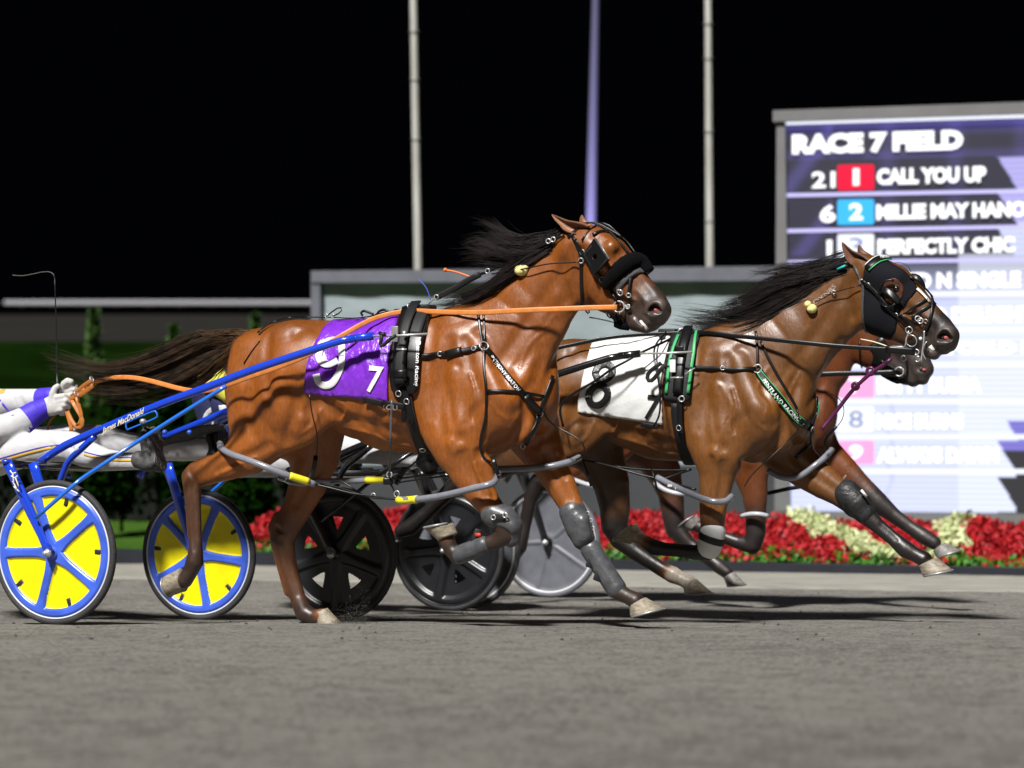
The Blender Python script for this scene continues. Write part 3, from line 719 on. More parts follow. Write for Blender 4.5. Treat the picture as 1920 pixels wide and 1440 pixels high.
# ---------------------------------------------------------------- horses
def coat_mat(name):
    m = mat(name, (.2, .1, .05), .42, attr='coat', noise=.26, nscale=4.5, bump=.16, bscale=22, coat=.16, spec=.6, bdist=.012, stretch=(1.0, 1, .8))
    nt = m.node_tree; b = nt.nodes['Principled BSDF']; b.inputs['Coat Roughness'].default_value = .40
    # sweat: patches of wetter, glossier hair
    tc = nt.nodes.new('ShaderNodeTexCoord'); n = nt.nodes.new('ShaderNodeTexNoise'); n.inputs['Scale'].default_value = 5; n.inputs['Detail'].default_value = 8; nt.links.new(tc.outputs['Object'], n.inputs[0])
    mr = nt.nodes.new('ShaderNodeMapRange'); mr.inputs[1].default_value = .4; mr.inputs[2].default_value = .62; mr.inputs[3].default_value = .36; mr.inputs[4].default_value = .54; nt.links.new(n.outputs[0], mr.inputs[0]); nt.links.new(mr.outputs[0], b.inputs['Roughness'])
    # fine hair and vein relief
    old = [l for l in nt.links if l.to_socket == b.inputs['Normal']][0].from_node
    w = nt.nodes.new('ShaderNodeTexNoise'); w.inputs['Scale'].default_value = 150; w.inputs['Detail'].default_value = 2
    mp = nt.nodes.new('ShaderNodeMapping'); mp.inputs['Scale'].default_value = (1, 1, .25); nt.links.new(tc.outputs['Object'], mp.inputs[0]); nt.links.new(mp.outputs[0], w.inputs[0])
    bp = nt.nodes.new('ShaderNodeBump'); bp.inputs['Strength'].default_value = .3; bp.inputs['Distance'].default_value = .003; nt.links.new(w.outputs[0], bp.inputs['Height']); nt.links.new(old.outputs[0], bp.inputs['Normal'])
    v = nt.nodes.new('ShaderNodeTexNoise'); v.inputs['Scale'].default_value = 7; v.inputs['Detail'].default_value = 1.5; v.inputs['Distortion'].default_value = 1.2; nt.links.new(tc.outputs['Object'], v.inputs[0])
    ab = nt.nodes.new('ShaderNodeMath'); ab.operation = 'SUBTRACT'; ab.inputs[1].default_value = .5; nt.links.new(v.outputs[0], ab.inputs[0])
    aa = nt.nodes.new('ShaderNodeMath'); aa.operation = 'ABSOLUTE'; nt.links.new(ab.outputs[0], aa.inputs[0])
    mv = nt.nodes.new('ShaderNodeMapRange'); mv.inputs[1].default_value = 0; mv.inputs[2].default_value = .018; mv.inputs[3].default_value = 1; mv.inputs[4].default_value = 0; nt.links.new(aa.outputs[0], mv.inputs[0])
    b2 = nt.nodes.new('ShaderNodeBump'); b2.inputs['Strength'].default_value = .10; b2.inputs['Distance'].default_value = .004; nt.links.new(mv.outputs[0], b2.inputs['Height']); nt.links.new(bp.outputs[0], b2.inputs['Normal']); nt.links.new(b2.outputs[0], b.inputs['Normal'])
    lk = [l for l in nt.links if l.to_socket == b.inputs['Base Color']][0]; src = lk.from_socket
    hn = nt.nodes.new('ShaderNodeTexNoise'); hn.inputs['Scale'].default_value = 85; hn.inputs['Detail'].default_value = 4; hp = nt.nodes.new('ShaderNodeMapping'); hp.inputs['Scale'].default_value = (1, 1, .35); hp.inputs['Rotation'].default_value = (0, .5, 0)
    nt.links.new(tc.outputs['Object'], hp.inputs[0]); nt.links.new(hp.outputs[0], hn.inputs[0])
    hr = nt.nodes.new('ShaderNodeMapRange'); hr.inputs[1].default_value = .3; hr.inputs[2].default_value = .7; hr.inputs[3].default_value = .83; hr.inputs[4].default_value = 1.17; nt.links.new(hn.outputs[0], hr.inputs[0])
    hs = nt.nodes.new('ShaderNodeVectorMath'); hs.operation = 'SCALE'; nt.links.new(src, hs.inputs[0]); nt.links.new(hr.outputs[0], hs.inputs['Scale']); nt.links.new(hs.outputs[0], b.inputs['Base Color'])
    return m
COAT = coat_mat('bay_coat')
TORSO = [  # top line to belly, (px, py, r, w, flat)
 [(498, 690, 66, 0, .95), (535, 692, 88, 0, .98), (580, 695, 95, 0, .98), (630, 700, 99, 0, .95), (690, 713, 113, 0, .82), (740, 718, 129, 0, .76), (790, 717, 133, 0, .72), (835, 714, 131, 0, .66), (880, 715, 124, 0, .62), (925, 728, 108, 0, .62), (968, 742, 84, 0, .78)],
]
SHOULDER = [
 ([(850, 610, 26, .10, .6), (860, 660, 52, .13, .55), (885, 720, 62, .155, .5), (925, 752, 55, .16, .6)], .05),     # shoulder blade
 ([(925, 750, 52, .15, .6), (862, 815, 58, .17, .55)], .05),                                                         # upper arm
 ([(800, 735, 42, .17, .5), (835, 805, 46, .19, .5), (855, 838, 40, .19, .6)], .05),                                # triceps
 ([(950, 775, 50, .10, .8), (975, 800, 34, .08, .9)], .05),                                                          # breast
 ([(880, 645, 60, -.13, .5), (965, 745, 62, -.15, .6), (1006, 790, 44, -.15, .7)], .05),
 ([(990, 765, 46, -.05, 1.0)], .05),
 ([(962, 765, 40, .05, 1.0), (925, 812, 40, .02, 1.2)], .05),
]
HIND = [
 ([(548, 650, 48, .10, .9), (560, 700, 72, .13, .75), (545, 760, 74, .16, .62), (540, 795, 52, .18, .55)], .05),
 ([(478, 668, 46, .07, 1), (472, 730, 52, .12, .9), (475, 790, 50, .14, .75), (470, 830, 42, .15, .7)], .05),
 ([(478, 668, 46, -.07, 1), (490, 750, 50, -.12, .9), (540, 810, 52, -.13, .7)], .05),
 ([(560, 720, 70, -.13, .7), (585, 800, 58, -.15, .65)], .05),
 ([(606, 770, 30, .17, .5), (572, 798, 34, .18, .5)], .04),                                                         # flank fold
]
def torso_chains(bl, T=lambda x, y: (x, y), s=1):
    def tr(L): return [(*T(q[0], q[1]), q[2]*s, *q[3:]) for q in L]
    bl.chain(tr(TORSO[0]), .06)
    for L, k in SHOULDER+HIND: bl.chain(tr(L), k)
LINES_T = [  # torso lines in the leading horse's picture coordinates
 ([(900, 622), (928, 680), (952, 735), (970, 768)], 12, .013), ([(842, 640), (830, 700), (822, 760), (833, 822)], 14, .014), ([(872, 640), (884, 700), (908, 750)], 9, .007),
 ([(905, 757), (880, 785), (862, 822)], 9, .010), ([(984, 742), (986, 775), (977, 803), (957, 828), (930, 843), (903, 850)], 8, .020), ([(1020, 655), (1004, 700), (990, 732)], 7, .010), ([(1012, 700), (1005, 745), (1010, 800), (1004, 835)], 7, .010),
 ([(606, 752), (640, 780), (700, 798), (755, 815)], 11, .012), ([(504, 632), (498, 700), (506, 770), (500, 830)], 11, .010), ([(560, 715), (552, 780), (537, 826)], 12, .012), ([(602, 700), (588, 750), (575, 790)], 12, .010),
 ([(470, 700), (468, 760), (476, 815)], 9, .007), ([(556, 625), (600, 650), (640, 690)], 12, .006), ([(720, 765), (706, 800), (712, 830)], 8, .004), ([(765, 760), (752, 800), (760, 835)], 8, .004), ([(690, 740), (676, 775), (680, 805)], 8, .004),
 ([(812, 620), (802, 700), (808, 780)], 9, .005), ([(858, 690), (846, 740), (850, 790)], 7, .005),
 ([(575, 632), (590, 640)], 22, -.008), ([(940, 745), (950, 752)], 20, -.010), ([(900, 640), (915, 690), (925, 730)], 16, -.008), ([(850, 700), (858, 760), (866, 800)], 15, -.007), ([(520, 700), (524, 760), (520, 800)], 18, -.008),
 ([(845, 832), (852, 842)], 12, -.010), ([(566, 790), (556, 808)], 12, -.006),
 ([(880, 700), (890, 740), (876, 770), (884, 800)], 2.4, -.003), ([(640, 800), (690, 812), (740, 832), (790, 838)], 2.6, -.004), ([(920, 757), (934, 775), (950, 785), (956, 802)], 2.8, -.005), ([(600, 770), (585, 800), (560, 815)], 2.2, -.003), ([(620, 740), (650, 765), (640, 790)], 2.2, -.003)]
NECK9L = [([(1082, 588), (1060, 640), (1032, 700), (1014, 745)], 10, .012), ([(1058, 500), (1018, 560), (975, 625), (938, 680)], 12, .008), ([(1085, 560), (1062, 600), (1020, 660), (985, 710)], 14, -.007), ([(1070, 470), (1050, 520), (1062, 560)], 10, .006),
 ([(1093, 470), (1090, 520), (1098, 560), (1120, 582)], 6, .008), ([(1135, 497), (1160, 520), (1182, 546)], 5, -.006), ([(1128, 515), (1150, 545), (1172, 566)], 9, .006), ([(1160, 478), (1190, 520), (1215, 552)], 7, .004), ([(1118, 445), (1128, 452)], 8, .006),
 ([(1152, 540), (1176, 556), (1200, 566)], 2, -.003), ([(1120, 530), (1138, 556), (1150, 572)], 2, -.003), ([(1192, 552), (1204, 575), (1198, 592)], 4, .005), ([(1181, 585), (1196, 600), (1212, 611), (1226, 617)], 4.6, .010), ([(1206, 592), (1222, 604), (1238, 606)], 5, .006), ([(1212, 590), (1218, 600), (1222, 612)], 2, .003), ([(1190, 602), (1203, 612)], 6, -.005), ([(1040, 590), (1020, 620), (990, 650), (975, 690)], 2.4, -.003)]
LEG9L = [([(870, 852), (886, 892), (906, 930)], 6, .008), ([(897, 850), (912, 893), (926, 930)], 6, .008), ([(505, 836), (455, 860), (408, 884)], 7, .008), ([(478, 858), (440, 876), (405, 892)], 2.5, -.003), ([(1024, 850), (1045, 895), (1064, 935)], 6, .007), ([(1046, 856), (1062, 895)], 5, .006),
 ([(600, 830), (584, 890), (556, 945)], 8, .007), ([(359, 925), (361, 975), (364, 1030)], 3.4, .005), ([(534, 1030), (545, 1075), (557, 1115)], 4, .005), ([(356, 884), (366, 902), (360, 918)], 5, .005), ([(520, 990), (534, 1000), (526, 1016)], 5, .005),
 ([(1112, 1035), (1130, 1065), (1150, 1096)], 4, .004), ([(888, 870), (900, 900), (918, 925)], 2.2, -.003), ([(372, 930), (374, 975), (375, 1020)], 2.4, -.003)]
def hoof_mesh(fr, q, w, m, root, sc=1.0):
    A, B, C, D = [fr.px(x, y, w) for x, y in q]; mb = MB(); n = 22; V = []
    def rg(P, Q, grow=1.0, lat=.9):
        c = (P+Q)/2; a = (Q-P)/2; L = max(a.length, .034); a = a.normalized(); return [c+a*L*grow*math.cos(2*math.pi*k/n)-fr.v*(-1)*0+fr.v*L*lat*grow*math.sin(2*math.pi*k/n)*(1 if math.cos(2*math.pi*k/n) > -.6 else .85) for k in range(n)]
    rows = []
    for i in range(8):
        t = i/7; P = A.lerp(C, t); Q = B.lerp(D, t); g = 1.0+.05*math.sin(t*3.14)*0; rows.append(rg(P, Q, 1.03 if i == 0 else 1.0, .92))
    c = (C+D)/2; rows.append([c+(p-c)*.86 for p in rows[-1]]); ax = ((C+D)/2-(A+B)/2).normalized()
    rows.append([c+(p-c)*.7-ax*.012 for p in rows[7]])
    V = [p for r in rows for p in r]; F = [[i*n+k, i*n+(k+1) % n, (i+1)*n+(k+1) % n, (i+1)*n+k] for i in range(len(rows)-1) for k in range(n)]+[list(range(n))[::-1], [(len(rows)-1)*n+k for k in range(n)]]
    h = link('hoof', V, F, m, root)
    # shoe: thin metal rim round the toe
    sh = [c+(p-c)*1.0+ax*.004 for p in rows[7]]; k0 = n//2
    P = [sh[(k0+2+i) % n] for i in range(n-3)]; tube(P, .006, 6).build('shoe', M['steel'], h)
    return h
def ear(fr, base0, base1, tip, w, root, m, inner, side=1):
    """pointed, cupped ear: open towards the side"""
    B0, B1, T = fr.px(*base0, w), fr.px(*base1, w), fr.px(*tip, w+.0); c = (B0+B1)/2; hw = (B1-B0).length/2; ax = (T-c); lat = fr.v*(-side); V = []; n = 13; rows = 12
    px = (B1-B0).normalized()
    for sgn, th in ((0, 0), (1, .005)):
        for i in range(rows):
            t = i/(rows-1); r = hw*(1-t)**.75*(1+.55*math.sin(min(1, t*1.8)*math.pi)*.6)+.002; cc = c+ax*t+px*(-.012*math.sin(t*3.14))
            for k in range(n):
                a = R(-125+250*k/(n-1)); rr = max(.001, r-th)
                V.append(cc+px*math.sin(a)*rr-lat*(math.cos(a)*rr*.55-.35*r))
    F = []
    for s in (0, 1):
        o = s*rows*n
        for i in range(rows-1):
            for k in range(n-1): f = [o+i*n+k, o+i*n+k+1, o+(i+1)*n+k+1, o+(i+1)*n+k]; F.append(f if s else f[::-1])
    o = rows*n
    for i in range(rows-1):
        F.append([i*n, (i+1)*n, o+(i+1)*n, o+i*n]); F.append([i*n+n-1, o+i*n+n-1, o+(i+1)*n+n-1, (i+1)*n+n-1])
    return link('ear', V, F, m, root)
def earmat(name, c): return mat(name, c, .5, noise=.25, nscale=30, bump=.3, bscale=90, sheen=.3, bdist=.003)
def make_horse(fr, x_base, label, T, s, neck, head, legs, hooves, base, dark, seed, belly=True, vox=.0085, carve=(), extra=(), lines=(), rims=()):
    mt = fr.mat() @ Matrix.Translation((x_base, 0, gz((fr.wld((x_base, 0, 0))).y)-fr.O.z))
    root = empty('horse', mt, label, 'horse', 'harness race horses running side by side')
    bl = Blob(fr, vox); torso_chains(bl, T, s)
    bl.chain(neck, .09)
    for L, k in head: bl.chain(L, k)
    for L, k in legs: bl.chain(L, k)
    for L, k in extra: bl.chain(L, k)
    bl.etch(LINES_T, T); bl.etch(lines)
    for L, k in rims: bl.chain(L, k)
    for L, k in carve: bl.chain(L, k, -1)
    base = np.array(base); dark = np.array(dark); wht = np.array((.66, .58, .48)); muz = np.array((.085, .064, .056))
    def colfn(V, t):
        c = np.repeat(base[None], len(V), 0)
        # warmer flanks, darker topline, as the coat itself is
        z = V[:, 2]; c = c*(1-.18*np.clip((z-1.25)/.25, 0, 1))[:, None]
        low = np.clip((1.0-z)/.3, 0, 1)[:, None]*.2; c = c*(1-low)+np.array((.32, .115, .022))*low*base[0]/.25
        f = np.clip(t*1.15, 0, 1)[:, None]; c = c*(1-f)+dark*f
        f = np.clip(t-1.0, 0, 1)[:, None]; c = c*(1-f)+muz*f*1.0
        f = np.clip(-t, 0, 1)[:, None]; return c*(1-f)+wht*f
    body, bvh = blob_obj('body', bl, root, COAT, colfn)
    for q, w, m in hooves: hoof_mesh(fr, q, w, m, root)
    return root, Surf(bvh, fr), bl

# --- leading horse, purple cloth, number 9
MZ = 1.6   # muzzle tone
neck9 = [(905, 668, 98, 0, .60), (952, 640, 100, 0, .50), (984, 597, 86, 0, .46), (1014, 558, 73, 0, .45), (1043, 526, 66, 0, .46), (1066, 503, 58, 0, .50)]
head9 = [
 ([(1082, 470, 42, 0, .9), (1108, 462, 40, 0, 1.0), (1142, 484, 41, 0, .95), (1170, 516, 38, 0, .78), (1198, 548, 33, 0, .72, .5), (1224, 568, 28, 0, .9, 1.0), (1234, 582, 25, 0, 1.1, MZ)], .03),
 ([(1100, 500, 52, 0, .62), (1120, 520, 56, 0, .60), (1140, 540, 44, 0, .62)], .03),                     # cheek
 ([(1140, 545, 40, 0, .62), (1172, 570, 32, 0, .65, .6), (1200, 592, 27, 0, .75, 1.2), (1214, 606, 17, 0, 1.2, MZ)], .02),   # lower jaw
 ([(1224, 585, 27, 0, .95, MZ), (1232, 598, 15, 0, 1.4, MZ), (1226, 608, 11, 0, 1.6, MZ)], .02),                            # upper lip
 ([(1190, 608, 13, 0, 1.4, MZ), (1210, 617, 8, 0, 1.8, MZ)], .015),
 ([(1128, 458, 15, .055, 1), (1146, 464, 14, .066, 1)], .03),                                             # brow
 ([(1128, 458, 15, -.055, 1), (1146, 464, 14, -.066, 1)], .03),
 ([(1128, 498, 7, .088, 1), (1160, 535, 6, .075, 1), (1178, 556, 5, .055, 1, .3)], .03),                   # face crest
 ([(1236, 574, 16, .042, .7, MZ), (1222, 592, 12, .045, .7, MZ)], .015), ([(1236, 574, 16, -.042, .7, MZ)], .015),
]
legs9 = [
 # near hind, thrown back
 ([(505, 815, 50, .17, .62), (470, 848, 42, .17, .62), (430, 868, 32, .17, .68), (396, 884, 24, .17, .75), (364, 896, 20, .17, .75, .55), (362, 922, 16, .17, .85, .7), (364, 955, 13.5, .17, .85, .75), (366, 1000, 12.5, .17, .85, .75), (367, 1035, 14, .17, .95, .8), (365, 1053, 17, .17, .95, .85), (357, 1072, 14, .17, 1, .9), (346, 1088, 15, .17, 1.1, .9)], .035),
 ([(392, 862, 9, .17, .8, .2), (362, 878, 11, .17, .8, .4), (351, 893, 11, .17, .9, .6), (354, 930, 7, .17, .9, .7), (358, 1000, 7, .17, .9, .7)], .02),
 # far hind, landing
 ([(592, 800, 60, -.14, .6), (590, 850, 52, -.15, .6, .1), (578, 905, 38, -.15, .68, .1), (560, 946, 30, -.15, .75, .15), (540, 985, 26, -.15, .8, .5), (531, 1015, 22, -.15, .8, .7), (537, 1045, 18, -.15, .85, .7), (547, 1085, 16, -.15, .85, .7), (558, 1120, 15.5, -.15, .85, .75), (570, 1148, 17.5, -.15, .95, .9), (588, 1157, 14, -.15, 1, .9), (603, 1155, 14, -.15, 1.1, .3)], .035),
 ([(520, 968, 9, -.15, .9), (512, 990, 10, -.15, .9, .1), (519, 1035, 8, -.15, .9, .2), (540, 1110, 8, -.15, .9, .3)], .02),
 # near fore, folded
 ([(858, 812, 52, .18, .62), (862, 848, 45, .18, .62), (878, 885, 37, .18, .68), (897, 917, 31, .18, .72), (915, 944, 25, .18, .8), (932, 965, 22, .18, .85, .5), (947, 984, 22, .18, .85, .9), (950, 1002, 20, .18, .85, .9), (932, 1014, 15, .18, .85, .9), (905, 1022, 13, .18, .85, .9), (880, 1035, 13, .18, .85, .9), (858, 1042, 15.5, .18, .95, .9), (845, 1030, 14, .18, .95, .9), (838, 1012, 15, .18, 1.0, .7)], .03),
 ([(884, 828, 30, .185, .7), (898, 865, 26, .185, .7), (912, 900, 17, .185, .8)], .02),
 # far fore, reaching
 ([(985, 795, 55, -.15, .6), (1012, 836, 46, -.15, .62), (1034, 876, 33, -.15, .7), (1052, 910, 29, -.15, .75), (1067, 940, 24, -.15, .8), (1080, 966, 22, -.15, .85, .3), (1092, 995, 21, -.15, .85, .6), (1102, 1022, 16, -.15, .85, .7), (1122, 1055, 13.5, -.15, .85, .7), (1143, 1088, 13.5, -.15, .85, .7), (1160, 1110, 16.5, -.15, .95, .95), (1176, 1118, 14, -.15, 1, 1), (1192, 1126, 16, -.15, 1.1, .9)], .03),
 # tail bone
 ([(486, 640, 24, 0, 1), (462, 636, 17, 0, 1, .4), (432, 640, 12, 0, 1, .9), (405, 650, 7, 0, 1, .9)], .03),
]
hoofs9 = [([(337, 1066), (346, 1109), (309, 1080), (319, 1119)], .17, M['hoof']), ([(592, 1149), (613, 1140), (596, 1172), (640, 1171)], -.15, M['hoof']),
          ([(857, 1000), (823, 1014), (849, 981), (798, 991)], .18, M['hoof']), ([(1181, 1138), (1210, 1120), (1183, 1156), (1244, 1140)], -.15, M['hoof'])]
carve9 = [([(1085, 585, 6, .03, .8), (1060, 600, 6, .06, .8), (1010, 690, 7, .11, .8)], .03), ([(1084, 470, 4, .105, .8), (1090, 530, 5, .10, .8), (1098, 575, 5, .07, .8)], .025),
          ([(1219, 583, 5.5, .066, 1), (1228, 577, 8, .066, 1), (1235, 582, 6.5, .062, 1)], .008), ([(1224, 578, 6, .050, 1), (1230, 578, 6, .05, 1)], .008), ([(1225, 580, 7, -.066, 1), (1233, 580, 7.5, -.066, 1)], .010),
          ([(1186, 588, 2.5, .062, 1), (1200, 602, 3.2, .052, 1), (1216, 614, 3, .04, 1)], .008), ([(905, 860, 3, .25, .6), (925, 905, 4, .235, .6), (935, 935, 3, .22, .6)], .02), ([(445, 840, 3, .26, .6), (405, 878, 4, .235, .6)], .02),
          ([(1040, 860, 3, -.05, .6), (1065, 920, 3, -.07, .6)], .02)]
ident = lambda x, y: (x, y)
rims9 = [([(1228+13*math.cos(R(a)), 580+10.5*math.sin(R(a)), 4.0, .060, 1, MZ) for a in range(0, 361, 30)], .014)]
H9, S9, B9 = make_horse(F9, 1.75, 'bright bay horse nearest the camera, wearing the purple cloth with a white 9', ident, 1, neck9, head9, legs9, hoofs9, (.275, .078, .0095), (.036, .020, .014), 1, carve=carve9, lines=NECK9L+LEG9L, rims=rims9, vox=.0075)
em9 = earmat('bay_ear', (.25, .09, .03))
ear(F9, (1082, 440), (1109, 424), (1035, 402), .055, H9, em9, None); ear(F9, (1094, 424), (1112, 424), (1091, 403), -.055, H9, em9, None, -1)
# nostril lining, eye
def nostril(surf, px, py, root, sx=9, sy=7):
    h, n = surf.hit(px, py, 0); d = ray(px, py).normalized(); sph(h-d*.004, .017*sx/9, sc=(1, .32, .72)).build('nostril', M['nosedark'], root)
    h2, n2 = surf.hit(px+4, py+1, 0); sph(h2-d*.008, .0095*sx/9, sc=(1.15, .3, .8)).build('nostril_lining', M['pink'], root)
nostril(S9, 1227, 580, H9, 10)
def eyeball(surf, px, py, root, r=.019):
    h, n = surf.hit(px, py, 0); sph(h-n*r*.55, r).build('eye', M['eye'], root)
    mb = MB(); a = n.orthogonal(); ring(h-n*.002, r*.92, r*.28, n, mb); mb.build('eyelid', M['leather'] if False else mat_lid, root)
mat_lid = mat('eyelid_skin', (.03, .015, .01), .5)
eyeball(S9, 1132, 483, H9)

# --- middle horse, white cloth, number 8
T8 = lambda x, y: (1275+(x-775)*.92, 622+(y-585)*.92)
neck8 = [(1400, 692, 92, 0, .62), (1445, 672, 94, 0, .52), (1486, 640, 84, 0, .47), (1528, 606, 72, 0, .45), (1565, 572, 64, 0, .45), (1602, 540, 56, 0, .48)]
head8 = [
 ([(1618, 512, 36, 0, .9), (1644, 514, 33, 0, 1.15), (1676, 532, 36, 0, 1.0), (1703, 564, 37, 0, .8), (1732, 592, 31, 0, .74, .35), (1762, 616, 26, 0, .88, 1.0), (1776, 630, 23, 0, 1.1, MZ)], .03),
 ([(1634, 550, 46, 0, .62), (1656, 576, 54, 0, .60), (1678, 592, 44, 0, .62)], .03),
 ([(1680, 600, 38, 0, .62), (1710, 622, 30, 0, .65, .5), (1738, 643, 23, 0, .8, 1.2), (1752, 656, 15, 0, 1.2, MZ)], .02),
 ([(1766, 634, 24, 0, .95, MZ), (1780, 646, 14, 0, 1.4, MZ), (1772, 655, 10, 0, 1.6, MZ)], .02),
 ([(1730, 657, 12, 0, 1.4, MZ), (1752, 667, 8, 0, 1.8, MZ)], .015),
 ([(1666, 512, 13, .058, 1), (1684, 520, 13, .066, 1)], .03), ([(1666, 512, 13, -.058, 1), (1684, 520, 13, -.066, 1)], .03),
 ([(1668, 560, 6, .090, 1), (1700, 594, 5, .075, 1), (1718, 610, 4, .055, 1, .3)], .03),
 ([(1777, 624, 15, .042, .7, MZ), (1762, 642, 11, .045, .7, MZ)], .015), ([(1777, 624, 15, -.042, .7, MZ)], .015),
]
legs8 = [
 ([(1340, 820, 46, .18, .62), (1344, 858, 42, .18, .62), (1345, 892, 35, .18, .68), (1340, 925, 30, .18, .72), (1337, 955, 26, .18, .8), (1336, 985, 23, .18, .85, .4), (1333, 1012, 22, .18, .85, .95), (1326, 1032, 19, .18, .85, 1), (1305, 1036, 14, .18, .85, 1), (1275, 1032, 12.5, .18, .85, 1), (1248, 1030, 12.5, .18, .85, 1), (1226, 1026, 15, .18, .95, .9), (1207, 1014, 12, .18, .95, -.2), (1193, 1005, 13, .18, 1.0, -.6)], .03),
 ([(1430, 800, 52, -.13, .7), (1470, 845, 46, -.15, .65), (1510, 880, 37, -.15, .7), (1545, 905, 31, -.15, .75), (1575, 925, 25, -.15, .8, .2), (1603, 945, 23, -.15, .85, .8), (1624, 966, 18, -.15, .85, .9), (1648, 988, 14, -.15, .85, .9), (1675, 1010, 13.5, -.15, .85, .95), (1698, 1030, 16.5, -.15, .95, 1), (1716, 1040, 14, -.15, 1, 1), (1732, 1048, 15, -.15, 1.1, 1)], .035),
 ([(1108, 800, 58, -.14, .6, .35), (1124, 850, 48, -.15, .62, .4), (1146, 905, 36, -.15, .68, .45), (1153, 950, 30, -.15, .75, .6), (1152, 985, 26, -.15, .8, .9), (1162, 1010, 20, -.15, .8, 1), (1190, 1034, 16, -.15, .85, 1), (1220, 1054, 14, -.15, .85, 1), (1242, 1068, 14, -.15, .85, .8), (1262, 1078, 16, -.15, .95, -.9), (1278, 1086, 13, -.15, 1, -1), (1291, 1092, 14, -.15, 1.1, -1)], .035),
 ([(1010, 800, 50, .16, .62, .3), (960, 850, 40, .16, .65, .5), (905, 880, 27, .16, .75, .9), (868, 898, 21, .16, .8, 1), (838, 925, 15, .16, .85, 1), (800, 962, 13, .16, .85, 1), (770, 988, 16, .16, .9, 1), (752, 996, 13, .16, 1, 1)], .035),
 ([(1014, 668, 22, 0, 1, .3), (992, 664, 15, 0, 1, .6), (965, 668, 11, 0, 1, .9)], .03),
]
hoofs8 = [([(1201, 994), (1181, 1020), (1193, 982), (1153, 1014)], .18, M['hoof']), ([(1723, 1061), (1756, 1045), (1730, 1079), (1785, 1068)], -.15, M['hoof']),
          ([(1281, 1098), (1305, 1085), (1284, 1113), (1334, 1111)], -.15, M['hoof']), ([(757, 990), (743, 1003), (752, 1012), (728, 1018)], .16, M['bootblack'])]
carve8 = [([(1622, 622, 6, .03, .8), (1598, 640, 6, .06, .8), (1545, 715, 7, .11, .8)], .03), ([(1590, 570, 4, .10, .8), (1560, 640, 6, .12, .8), (1520, 700, 6, .15, .8)], .04),
          ([(1763, 634, 6.5, .066, 1), (1771, 629, 9.5, .066, 1), (1779, 634, 7, .062, 1)], .008), ([(1768, 631, 7, .050, 1), (1775, 631, 7, .05, 1)], .008), ([(1766, 632, 7, -.066, 1), (1775, 632, 7.5, -.066, 1)], .010),
          ([(1731, 643, 3.5, .062, 1), (1744, 652, 5.5, .052, 1), (1762, 663, 4, .04, 1)], .008), ([(1360, 880, 3, .25, .6), (1350, 940, 4, .235, .6)], .02), ([(1510, 862, 3, -.05, .6), (1560, 900, 3, -.07, .6)], .02)]
rims8 = [([(1771+13.5*math.cos(R(a)), 632+12*math.sin(R(a)), 4.2, .060, 1, MZ) for a in range(0, 361, 30)], .014)]
NECK8L = [([(1618, 628), (1596, 670), (1568, 720), (1550, 765)], 9, .012), ([(1595, 530), (1560, 580), (1520, 640), (1480, 690)], 11, .008), ([(1610, 600), (1590, 650), (1560, 700), (1540, 740)], 12, -.009), ([(1600, 500), (1585, 545), (1596, 590)], 9, .006),
 ([(1576, 640), (1545, 700), (1520, 760)], 9, .007), ([(1688, 590), (1705, 606), (1722, 618)], 4, -.005), ([(1700, 580), (1725, 598), (1748, 612)], 6, .004), ([(1740, 600), (1752, 622), (1744, 642)], 4, .005), ([(1700, 630), (1712, 645), (1726, 655)], 5, .004),
 ([(1705, 560), (1726, 585), (1745, 600)], 2, -.003), ([(1334, 862), (1330, 900), (1326, 950)], 6, .008), ([(1356, 868), (1352, 910), (1346, 950)], 6, .007), ([(1492, 862), (1530, 894), (1575, 925)], 6, .007), ([(1652, 986), (1680, 1012)], 3.5, .005),
 ([(1440, 690), (1420, 730), (1440, 760), (1430, 790)], 2.4, -.003), ([(1500, 700), (1480, 740), (1490, 770)], 2.4, -.003), ([(1350, 720), (1370, 760), (1350, 800)], 2.4, -.003)]
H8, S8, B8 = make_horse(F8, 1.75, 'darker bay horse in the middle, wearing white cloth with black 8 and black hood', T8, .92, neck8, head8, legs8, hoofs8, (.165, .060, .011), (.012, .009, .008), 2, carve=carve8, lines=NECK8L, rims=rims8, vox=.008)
em8 = earmat('dark_ear', (.13, .045, .02))
ear(F8, (1604, 500), (1632, 488), (1579, 454), .055, H8, em8, None); ear(F8, (1616, 484), (1636, 482), (1611, 459), -.055, H8, em8, None, -1)
nostril(S8, 1771, 632, H8, 11); eyeball(S8, 1678, 541, H8)

# --- far horse, mostly hidden
TC = lambda x, y: (1568+(x-1051)*.83, 815+(y-782)*.83)
neckC = [(1450, 742, 78, 0, .62), (1492, 712, 80, 0, .52), (1530, 676, 70, 0, .47), (1560, 640, 58, 0, .46), (1586, 606, 50, 0, .48)]
headC = [
 ([(1592, 570, 38, 0, .9), (1622, 580, 34, 0, 1.0), (1652, 606, 36, 0, .8), (1682, 640, 32, 0, .75, .5), (1708, 664, 27, 0, .8, 1.1), (1722, 680, 24, 0, .95, MZ), (1731, 692, 20, 0, 1.1, MZ)], .03),
 ([(1618, 624, 46, 0, .6), (1636, 644, 46, 0, .6)], .03),
 ([(1640, 652, 40, 0, .6), (1672, 678, 30, 0, .66, .7), (1698, 700, 22, 0, .8, 1.3), (1712, 712, 14, 0, 1.2, MZ)], .02), ([(1722, 694, 21, 0, .9, MZ), (1730, 710, 12, 0, 1.4, MZ)], .015),
]
